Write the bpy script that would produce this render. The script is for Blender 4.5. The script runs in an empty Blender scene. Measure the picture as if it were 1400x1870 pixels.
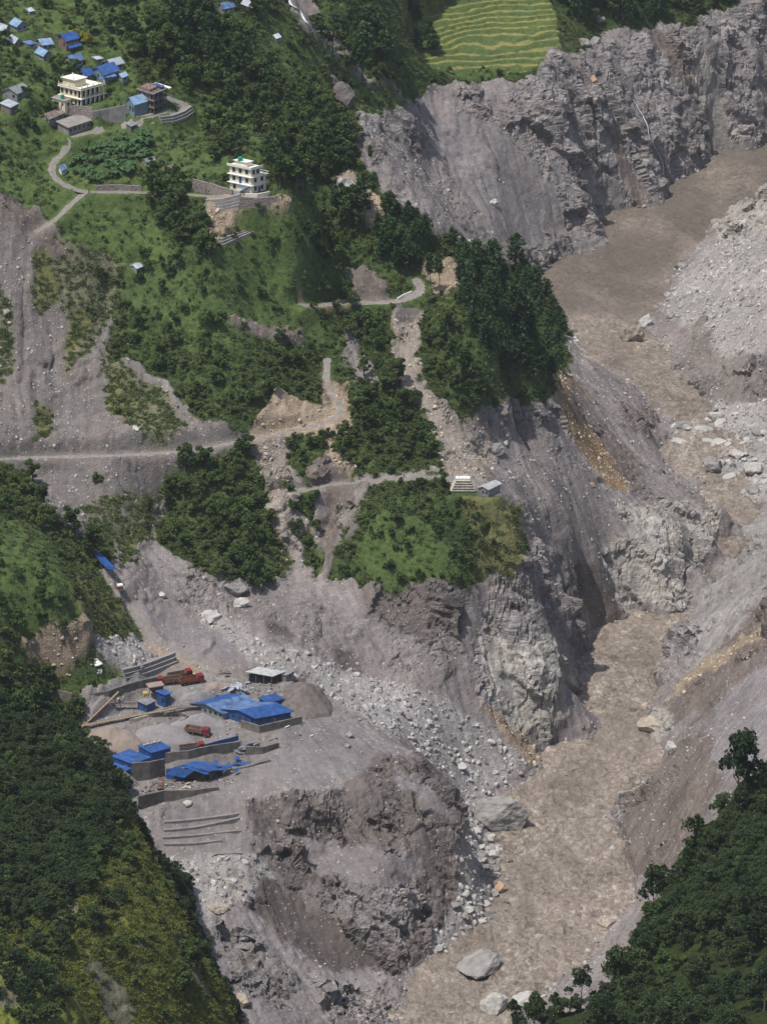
import bpy, math, random
import numpy as np
from mathutils import Vector, Matrix
R = math.radians
SC = bpy.context.scene
COL = SC.collection
# ------------------------------------------------------------ camera
TH = R(25.0); FP = 8020.0; HC = 740.0            # pitch, focal length in photo pixels, height above the river
cam_d = bpy.data.cameras.new("Camera"); cam = bpy.data.objects.new("Camera", cam_d); COL.objects.link(cam)
cam.location = (0, 0, HC); cam.rotation_euler = (R(90) - TH, 0, 0)
cam_d.sensor_fit = 'VERTICAL'; cam_d.sensor_height = 24.0; cam_d.lens = 24.0 * FP / 1870.0
cam_d.clip_start = 10; cam_d.clip_end = 9000
SC.camera = cam
# ------------------------------------------------------------ light
SUN_EL = R(67); SUN_DIR_XY = (-0.72, -0.50)
rot = math.atan2(SUN_DIR_XY[0], SUN_DIR_XY[1])
w = bpy.data.worlds.new("World"); SC.world = w; w.use_nodes = True
nt = w.node_tree; bg = nt.nodes['Background']
sky = nt.nodes.new('ShaderNodeTexSky'); sky.sky_type = 'NISHITA'; sky.sun_disc = False
sky.sun_elevation = SUN_EL; sky.sun_rotation = rot; sky.air_density = 1.2; sky.dust_density = 2.5
nt.links.new(sky.outputs[0], bg.inputs[0]); bg.inputs[1].default_value = 0.125
sd = bpy.data.lights.new("sun", 'SUN'); sd.energy = 4.2; sd.angle = R(0.55); sd.color = (1.0, 0.955, 0.89)
so = bpy.data.objects.new("sun", sd); COL.objects.link(so)
sv = Vector((math.sin(rot) * math.cos(SUN_EL), math.cos(rot) * math.cos(SUN_EL), math.sin(SUN_EL)))
so.rotation_euler = sv.to_track_quat('Z', 'Y').to_euler(); so.location = (-300, 1500, 900)
SC.view_settings.view_transform = 'Standard'; SC.view_settings.look = 'None'
SC.view_settings.exposure = 0.06; SC.view_settings.gamma = 1
SC.render.engine = 'CYCLES'
SC.cycles.max_bounces = 4; SC.cycles.diffuse_bounces = 2; SC.cycles.transparent_max_bounces = 4; SC.cycles.transmission_bounces = 2
# ------------------------------------------------------------ geometry of the view (to survey the place from the photo)
CT, ST = math.cos(TH), math.sin(TH)
def ray(u, v):
    a = (u - 700.0) / FP; b = -(v - 935.0) / FP
    return a, CT + b * ST, -ST + b * CT
def P(u, v, z):                                  # survey point: the point at height z seen at photo pixel u, v
    dx, dy, dz = ray(u, v); t = (z - HC) / dz
    return (dx * t, dy * t, z)
def proj(x, y, z):
    d = y * CT - (z - HC) * ST
    return 700 + FP * x / d, 935 - FP * (y * ST + (z - HC) * CT) / d
# ------------------------------------------------------------ noise
_rs = np.random.RandomState(11)
_pm = _rs.permutation(512).astype(np.int64); _pm = np.concatenate([_pm, _pm, _pm])
_g = _rs.randn(512, 3); _g /= np.linalg.norm(_g, axis=1)[:, None]; _g = _g.astype(np.float32)
def perlin(x, y, z=None, seed=0):
    x = np.asarray(x, np.float32); y = np.asarray(y, np.float32)
    xi = np.floor(x).astype(np.int64); yi = np.floor(y).astype(np.int64)
    xf = x - xi; yf = y - yi
    u = xf * xf * xf * (xf * (xf * 6 - 15) + 10); v = yf * yf * yf * (yf * (yf * 6 - 15) + 10)
    if z is None:
        def c(i, j):
            h = _pm[(_pm[(xi + i + seed) & 511] + yi + j) & 511]
            g = _g[h]; return g[..., 0] * (xf - i) + g[..., 1] * (yf - j)
        a = c(0, 0); b = c(1, 0); d = c(0, 1); e = c(1, 1)
        a = a + u * (b - a); d = d + u * (e - d)
        return (a + v * (d - a)) * 1.5
    z = np.asarray(z, np.float32); zi = np.floor(z).astype(np.int64); zf = z - zi
    w_ = zf * zf * zf * (zf * (zf * 6 - 15) + 10)
    def c(i, j, k):
        h = _pm[(_pm[(_pm[(xi + i + seed) & 511] + yi + j) & 511] + zi + k) & 511]
        g = _g[h]; return g[..., 0] * (xf - i) + g[..., 1] * (yf - j) + g[..., 2] * (zf - k)
    r = []
    for k in (0, 1):
        a = c(0, 0, k); b = c(1, 0, k); d = c(0, 1, k); e = c(1, 1, k)
        a = a + u * (b - a); d = d + u * (e - d); r.append(a + v * (d - a))
    return (r[0] + w_ * (r[1] - r[0])) * 1.4
def fbm(x, y, s, o=4, seed=0, z=None, ridged=False, gain=0.5):
    t = 0; a = 1.0; n = 0
    for i in range(o):
        p = perlin(x / s, y / s, None if z is None else z / s, seed + i * 17)
        if ridged: p = 1 - 2 * np.abs(p)
        t = t + a * p; n += a; a *= gain; s /= 2.03
    return t / n
def sstep(a, b, x):
    t = np.clip((x - a) / (b - a), 0, 1); return t * t * (3 - 2 * t)

def facets(x, y, z, s, seed=0):                    # broken rock: each cell of space is its own tilted block
    x = x / s; y = y / s; z = z / s; xi = np.floor(x).astype(int); yi = np.floor(y).astype(int); zi = np.floor(z).astype(int)
    best = np.full(x.shape, 1e9); out = np.zeros(x.shape); rs = np.random.RandomState(seed); T = rs.rand(512, 3); Q = rs.randn(512, 3) * .45; V = rs.rand(512) - .5
    for i in (-1, 0, 1):
        for j in (-1, 0, 1):
            for k in (-1, 0, 1):
                h = _pm[(_pm[(_pm[(xi + i) & 511] + yi + j) & 511] + zi + k) & 511]
                t = T[h]; dx = x - xi - i - t[:, 0]; dy = y - yi - j - t[:, 1]; dz = z - zi - k - t[:, 2]
                d = dx * dx + dy * dy + dz * dz; m = d < best
                q = Q[h]; out = np.where(m, V[h] + q[:, 0] * dx + q[:, 1] * dy + q[:, 2] * dz, out); best = np.where(m, d, best)
    return out
# ------------------------------------------------------------ survey of the valley: (u, v, height)
CP = [
 # left side slide, road, village
 (100,1270,52),(150,1350,46),(100,1150,76),(10,1130,82),(100,1010,90),(0,1000,98),(60,930,92),(100,850,82),(0,850,84),(50,620,112),(50,400,147),(100,310,155),
 (150,355,153),(100,405,146),(0,300,160),(140,170,174),(260,190,170),(330,200,166),(0,100,185),(100,0,191),(300,60,185),(300,0,192),(430,15,187),(200,230,165),(170,250,162),
 (0,180,176),(200,330,156),(300,352,153),(452,352,158),(520,362,157),(400,395,150),(400,450,144),(300,450,140),(200,470,134),(300,560,122),(300,650,108),(200,560,118),(200,700,100),(330,760,94),(450,700,104),(550,600,112),(450,560,122),(500,480,134),
 (400,250,160),(370,210,163),(350,225,161),
 # road to lower
 (750,540,116),(690,555,113),(620,560,112),(800,555,114),(600,670,100),(590,700,97),(640,760,90),(540,785,89),(460,800,88),(300,830,86),(200,834,85),(100,838,84),
 (640,480,124),(560,430,132),(640,400,138),(700,470,126),(770,480,122),(700,620,106),(740,620,105),(700,700,98),(700,790,90),(650,830,86),(760,790,86),
 # below the road
 (300,900,72),(400,870,80),(400,950,67.6),(440,1090,53),(350,1040,60),(480,1000,66),(540,960,68),(520,1040,59),(600,1060,57),(280,1050,62),(220,920,74),(170,1000,76),(250,960,68),(200,1060,70),(240,1170,58),
 (560,900,78),(640,890,79),(580,850,83),(600,950,68),(720,880,83),(620,1030,62),
 (330,1150,56),(500,1150,54),(420,1130,56),(600,1180,47),(560,1100,55),
 # the quarry floor
 (330,1250,52),(200,1260,53),(500,1240,51),(430,1230,52),(230,1330,47.5),(320,1320,48),(430,1380,45),(520,1300,47.5),(600,1330,46),(600,1440,43),(450,1450,44),(300,1430,44),(300,1480,41),(680,1370,43),(560,1270,49),
 # knob with the shed
 (892,905,85),(850,895,86),(760,890,86),(700,920,82),(760,960,77),(850,1050,62),(760,1060,61),(700,1080,57),(640,1060,58),(650,990,70),(940,950,76),(930,1040,62),
 # centre grey slopes
 (900,830,72),(850,800,82),(930,800,66),(800,740,93),(950,900,70),(1000,870,56),(1000,800,50),(1050,900,45),(1100,850,28),(1150,900,26),(1150,950,28),(1000,1000,44),(980,1080,43),(1050,1000,36),
 (1100,1050,17),(1200,1040,15),(1150,1000,23),(1250,990,18),(1160,1120,.3),(1200,1120,.3),(1240,1114,.3),(1160,1098,4),(1200,1096,4.6),(1237,1086,6),(1180,1060,11.5),(1140,1060,12.5),(1250,940,13),(1320,938,10),(1293,985,11),(1268,1040,10),(1250,900,8),(1180,850,12),
 (1060,1100,13),(1095,1130,3.2),(1090,1025,24),(1130,1135,0),(1060,1195,0),(1020,1120,26),(1040,1170,8),
 (700,1150,48),(700,1210,41),(620,1230,42),(800,1150,46),(800,1200,40),(900,1130,44),(900,1190,34),(980,1180,34),(1020,1215,24),(950,1250,22),(1000,1300,12),(1045,1240,0),(1040,1290,0),(1005,1360,0),
 (870,1260,27),(900,1310,18),(940,1350,8),(700,1280,37),(780,1330,26),(850,1380,12),(950,1400,3),(990,1400,0),(900,1430,3),(860,1450,5),
 # near cliff block
 (460,1480,41.5),(520,1470,42.5),(600,1455,43),(680,1430,42),(690,1385,42.5),(760,1385,39),(740,1430,39),(800,1450,37),(825,1490,32),(700,1510,33),(600,1505,34),(500,1520,34),(560,1548,29),(650,1552,30),(730,1572,27.5),(650,1620,24),(560,1600,25),(757,1670,11.5),(735,1660,16),(690,1600,27),
 (785,1560,24),(750,1650,14),(640,1700,14),(830,1530,18),(815,1620,12),(700,1770,3),(760,1780,0),
 (850,1480,5),(870,1540,3),(860,1600,3),(880,1650,1.5),(820,1700,2.5),(770,1745,2),(930,1560,0),(925,1620,0),(900,1680,0),(850,1705,0),(790,1750,0),
 (370,1520,39.5),(430,1540,38),(340,1490,40.5),(350,1590,35),(450,1600,32),(500,1590,30),(400,1650,30),(480,1660,24),(560,1700,15),(620,1760,9),(520,1740,17),(450,1740,24),(400,1800,24),(450,1860,20),(560,1800,14),(600,1850,10),(700,1790,5),(720,1850,2),(745,1840,0),(380,1900,24),
 # pine hill
 (850,650,108),(950,700,80),(900,600,112),(960,640,96),(1010,680,66),(860,520,120),(950,560,100),(900,720,90),(820,600,112),(840,700,96),(1030,720,44),(1100,720,14),(1180,765,4),(1185,800,7),(1060,760,34),(1090,800,26),
 (1070,660,0),(1140,690,0),(1190,740,0),(1200,830,0),(1240,875,0),(1300,925,0),
 (830,450,124),(760,410,136),(720,380,141),(650,320,151),(640,250,160),(560,330,158),(500,270,163),(560,220,164),(450,130,172),(450,60,183),(600,180,154),(690,205,148),(540,110,166),(390,100,178),
 # gully and the far hill
 (560,60,155),(530,0,160),(640,120,127),(690,165,105),(700,90,108),(640,30,135),(740,200,76),(760,180,70),(700,0,125),(800,100,81),(900,130,74),(980,160,67),(980,100,76),(880,60,76),(900,0,86),(1060,80,68),(1100,50,66),(1200,50,60),(1300,30,57),(1400,0,57),(1100,0,78),(1250,0,66),
 (1000,250,47),(900,300,45),(800,260,56),(700,290,62),(680,330,60),(760,360,46),(840,420,32),(900,400,30),(950,460,10),(860,470,22),(980,340,30),(1050,300,32),(1100,200,46),(1100,120,58),(1200,150,42),(1180,250,26),(1300,150,34),(1380,120,36),(1300,230,12),
 (970,505,0),(1030,470,0),(1090,420,0),(1110,390,0),(1160,382,0),(1210,345,0),(1290,295,0),(1400,252,0),
 # right bank, upper
 (1400,345,0),(1340,380,0),(1290,430,0),(1230,520,0),(1200,560,0),(1180,610,0),(1240,690,0),(1290,740,0),(1400,370,8),(1400,450,24),(1330,480,12),(1400,560,26),(1330,600,13),(1400,640,22),(1300,680,6),(1400,700,12),(1400,790,3),(1340,790,1.2),(1300,850,1),(1290,885,0),(1340,905,0),(1400,925,1.5),
 (1240,790,-.5),
 # right bank, lower
 (1375,960,3),(1322,985,0),(1400,990,20),(1268,1080,0),(1305,1105,13),(1400,1100,33),(1236,1140,0),(1210,1190,0),(1236,1198,9),(1226,1232,5),(1250,1165,9),(1205,1240,0),(1260,1180,12),(1300,1150,16),(1300,1250,22),(1400,1200,42),(1175,1320,0),(1205,1370,0),(1240,1330,9),
 (1300,1350,32),(1400,1350,56),(1200,1400,0),(1150,1460,0),(1110,1500,0),(1135,1540,0),(1160,1600,0),(1250,1450,27),(1200,1540,14),(1300,1500,42),(1400,1500,66),(1160,1650,0),(1105,1700,0),(1060,1760,0),(1000,1800,0),(945,1850,0),(1150,1750,9),(1220,1650,16),(1080,1830,8),
]
BED = [(1350,300),(1250,340),(1190,400),(1150,450),(1120,500),(1040,530),(1100,590),(1110,630),(1180,670),(1240,740),(1245,850),(1310,905),(1190,1150),(1150,1180),(1130,1220),(1120,1300),(1100,1380),(1150,1410),(1060,1450),(1020,1530),(1050,1560),(1080,1620),(1000,1600),(1030,1680),(970,1720),(930,1780),(860,1790),(850,1850),(800,1830)]
pts = [P(*c) for c in CP] + [P(u, v, -3.5) for u, v in BED]
WP = [ # beyond what the camera sees (world x, y, z)
 (135.5,1573,-2),(126.8,1540,-1.6),(120.6,1524,-1.6),(114.5,1510,-1.6),
 (60,1640,50),(30,1680,62),(40,1740,40),(62,1790,8),(72,1810,0),(85,1700,16),(0,1720,80),(-20,1680,105),(0,1800,62),(-30,1780,75),
 (-200,1250,70),(-220,1400,110),(-260,1550,180),(-300,1700,230),(-120,1700,205),(-60,1800,170),(-200,1900,300),(0,1900,120),(0,2050,170),(100,2100,140),(200,2150,120),(0,2400,330),(250,2500,300),(-300,2400,480),
 (200,2040,0),(260,2070,0),(260,2030,-3),(330,2080,-3),(250,1990,0),(330,2030,0),(330,2130,20),(200,1850,40),(220,1700,60),(260,1950,40),(230,1550,60),(220,1400,90),(260,1250,120),(350,1600,140),(400,1900,130),
 (60,1180,-3),(40,1130,-3),(20,1080,-3),(0,1000,-3),(0,850,-3),(20,1150,0),(-10,1080,0),(-30,1000,0),(90,1150,2),(60,1080,0),(40,1000,0),(-60,1130,22),(-90,1050,30),(-150,1000,60),(-250,1000,110),(110,1080,30),(150,1000,60),(250,1000,120),(-250,700,150),(250,700,160),(0,700,-3),(-400,1400,200),(-500,2000,420),(450,1200,220),(500,2400,330),(0,3000,500),(-500,3000,700),(600,3000,500),
]
pts = np.array(pts + WP, float)
def rbf_fit(p, c=3.0):
    d = np.sqrt(((p[:, None, :2] - p[None, :, :2]) ** 2).sum(-1) + c * c)
    n = len(p); A = np.zeros((n + 3, n + 3)); A[:n, :n] = d + np.eye(n) * -0.15
    A[:n, n] = 1; A[:n, n + 1] = p[:, 0] / 100; A[:n, n + 2] = p[:, 1] / 100; A[n:, :n] = A[:n, n:].T
    b = np.zeros(n + 3); b[:n] = p[:, 2]
    return p, np.linalg.lstsq(A, b, rcond=None)[0], c
def rbf_eval(f, x, y):
    p, wt, c = f; sh = x.shape; x = x.ravel().astype(np.float32); y = y.ravel().astype(np.float32)
    out = np.full(x.shape, wt[-3]) + wt[-2] * x / 100 + wt[-1] * y / 100
    for i in range(len(p)):
        out += wt[i] * np.sqrt((x - np.float32(p[i, 0])) ** 2 + (y - np.float32(p[i, 1])) ** 2 + c * c)
    return out.reshape(sh)
F_MAIN = rbf_fit(pts)
LH_E = [(-160,1230,98),(-60,1240,96),(0,1250,94),(100,1295,89),(160,1350,87),(205,1400,84),(245,1490,80),(288,1580,77),(322,1680,73),(330,1740,70),(300,1800,67),(245,1870,64),(190,1960,60)]
LH_I = [(0,1400,92),(100,1400,90),(0,1500,92),(100,1500,88),(180,1500,85),(0,1700,90),(100,1700,88),(220,1620,82),(270,1720,77),(200,1700,83),(0,1870,88),(120,1870,82),(150,1850,80),(100,1600,90)]
RH_E = [(1560,1300,118),(1400,1400,104),(1300,1500,101),(1245,1590,99),(1190,1680,98),(1160,1750,97),(1100,1800,97),(1010,1838,99),(930,1868,101),(850,1920,104)]
RH_I = [(1400,1500,106),(1350,1600,104),(1400,1750,112),(1280,1750,104),(1400,1870,121),(1250,1870,111),(1200,1820,104),(1550,1600,125)]
def hill_fit(E, I, extra):
    return rbf_fit(np.array([P(*c) for c in E + I] + extra, float), 4.0), np.array([P(*c)[:2] for c in E])
LH, LHL = hill_fit(LH_E, LH_I, [(-260,1180,130),(-260,900,150),(-60,900,60)])
RH, RHL = hill_fit(RH_E, RH_I, [(220,950,160),(60,850,120),(250,1150,170)])
LHP = np.vstack([LHL, [(-70, 800), (-700, 800), (-700, 1320)]]); RHP = np.vstack([RHL, [(20, 700), (700, 700), (700, 1300)]])
def inpoly(px, py, poly):
    ins = np.zeros(px.shape, bool); n = len(poly)
    for i in range(n):
        x1, y1 = poly[i]; x2, y2 = poly[(i + 1) % n]
        if y1 == y2: continue
        c = ((y1 > py) != (y2 > py)) & (px < (x2 - x1) * (py - y1) / (y2 - y1) + x1)
        ins ^= c
    return ins
def distline(px, py, L, closed=False, zs=None):
    best = np.full(px.shape, 1e9); bz = np.zeros(px.shape)
    n = len(L)
    for i in range(n if closed else n - 1):
        ax, ay = L[i][:2]; bx, by = L[(i + 1) % n][:2]
        t = np.clip(((px - ax) * (bx - ax) + (py - ay) * (by - ay)) / ((bx - ax) ** 2 + (by - ay) ** 2 + 1e-9), 0, 1)
        d = np.hypot(px - ax - t * (bx - ax), py - ay - t * (by - ay)); m = d < best
        best = np.where(m, d, best)
        if zs is not None: bz = np.where(m, zs[i] + t * (zs[(i + 1) % n] - zs[i]), bz)
    return (best, bz) if zs is not None else best
def hill(F, L, PG, x, y):
    h = np.full(x.shape, -500.0); near = (y < 1340) & (y > 760)
    xs = x[near]; ys = y[near]
    xw = xs + 5 * perlin(xs / 14, ys / 14, seed=5); yw = ys + 5 * perlin(xs / 14, ys / 14, seed=9)
    z = rbf_eval(F, xs, ys); ins = inpoly(xw, yw, PG); d = distline(xw, yw, L)
    h[near] = np.where(ins, z - 5 * np.exp(-d / 6) + 5 * 0, z - 5 - 1.9 * d)
    return h
def base_height(x, y):
    z = rbf_eval(F_MAIN, x, y)
    return np.maximum(np.maximum(z, hill(LH, LHL, LHP, x, y)), hill(RH, RHL, RHP, x, y))
# ------------------------------------------------------------ ground grid
ys = np.concatenate([np.arange(700, 1060, 12.0), np.arange(1060, 2085, 0.56), np.arange(2085, 3000, 14.0)])
ss = np.concatenate([np.linspace(-2.6, -1.16, 26), np.linspace(-1.14, 1.14, 600), np.linspace(1.16, 2.6, 26)])
NS, NY = len(ss), len(ys)
def wid(y): return 0.0965 * y + 4
GX = ss[None, :] * wid(ys)[:, None]; GY = np.repeat(ys[:, None], NS, 1)
GZ = base_height(GX, GY)
def samp(A, x, y):
    x = np.asarray(x, float); y = np.asarray(y, float)
    fy = np.clip(np.interp(y, ys, np.arange(NY)), 0, NY - 1.001); fx = np.clip(np.interp(x / wid(y), ss, np.arange(NS)), 0, NS - 1.001)
    iy = fy.astype(int); ix = fx.astype(int); ty = fy - iy; tx = fx - ix
    return (A[iy, ix] * (1 - tx) + A[iy, ix + 1] * tx) * (1 - ty) + (A[iy + 1, ix] * (1 - tx) + A[iy + 1, ix + 1] * tx) * ty
YM = np.arange(1000, 2300, 0.5)
def hit(u, v, lift=0.0):                          # first ground point seen at photo pixel u, v
    dx, dy, dz = ray(u, v); t = YM / dy; x = dx * t; z = HC + dz * t
    g = samp(GZ, x, YM); k = np.nonzero(z < g + lift)[0]
    if not len(k): k = [len(YM) - 1]
    k = k[0]; 
    return float(x[k]), float(YM[k]), float(g[k])
# ------------------------------------------------------------ what covers the ground, painted as a survey map
#       albedo, green, rockiness (relief in m), stones
ZN = {'scree': ((.215,.192,.186), 0, .5), 'veg': ((.052,.082,.026), 1, .35), 'grass': ((.070,.108,.034), .9, .3), 'dry': ((.13,.13,.055), .55, .6),
 'brown': ((.145,.120,.107), 0, .6), 'dark': ((.10,.086,.08), 0, .42), 'ochre': ((.21,.14,.075), 0, .3), 'pale': ((.32,.30,.275), 0, 1.25), 'cliff': ((.215,.198,.194), 0, 1.6),
 'rub': ((.245,.212,.185), 0, .7), 'thin': ((.135,.135,.085), .35, .5), 'slab': ((.255,.24,.23), 0, .75), 'slide': ((.158,.142,.134), 0, .42), 'dcliff': ((.145,.126,.118), 0, 1.2), 'stony': ((.31,.29,.28), 0, .35), 'floor': ((.20,.185,.182), 0, .12), 'smooth': ((.215,.197,.198), 0, .42), 'path': ((.27,.24,.2), 0, .1), 'tan': ((.30,.235,.17), 0, .6), 'mixed': ((.185,.165,.155), 0, .8), 'field': ((.075,.112,.036), .8, .1)}
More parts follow.
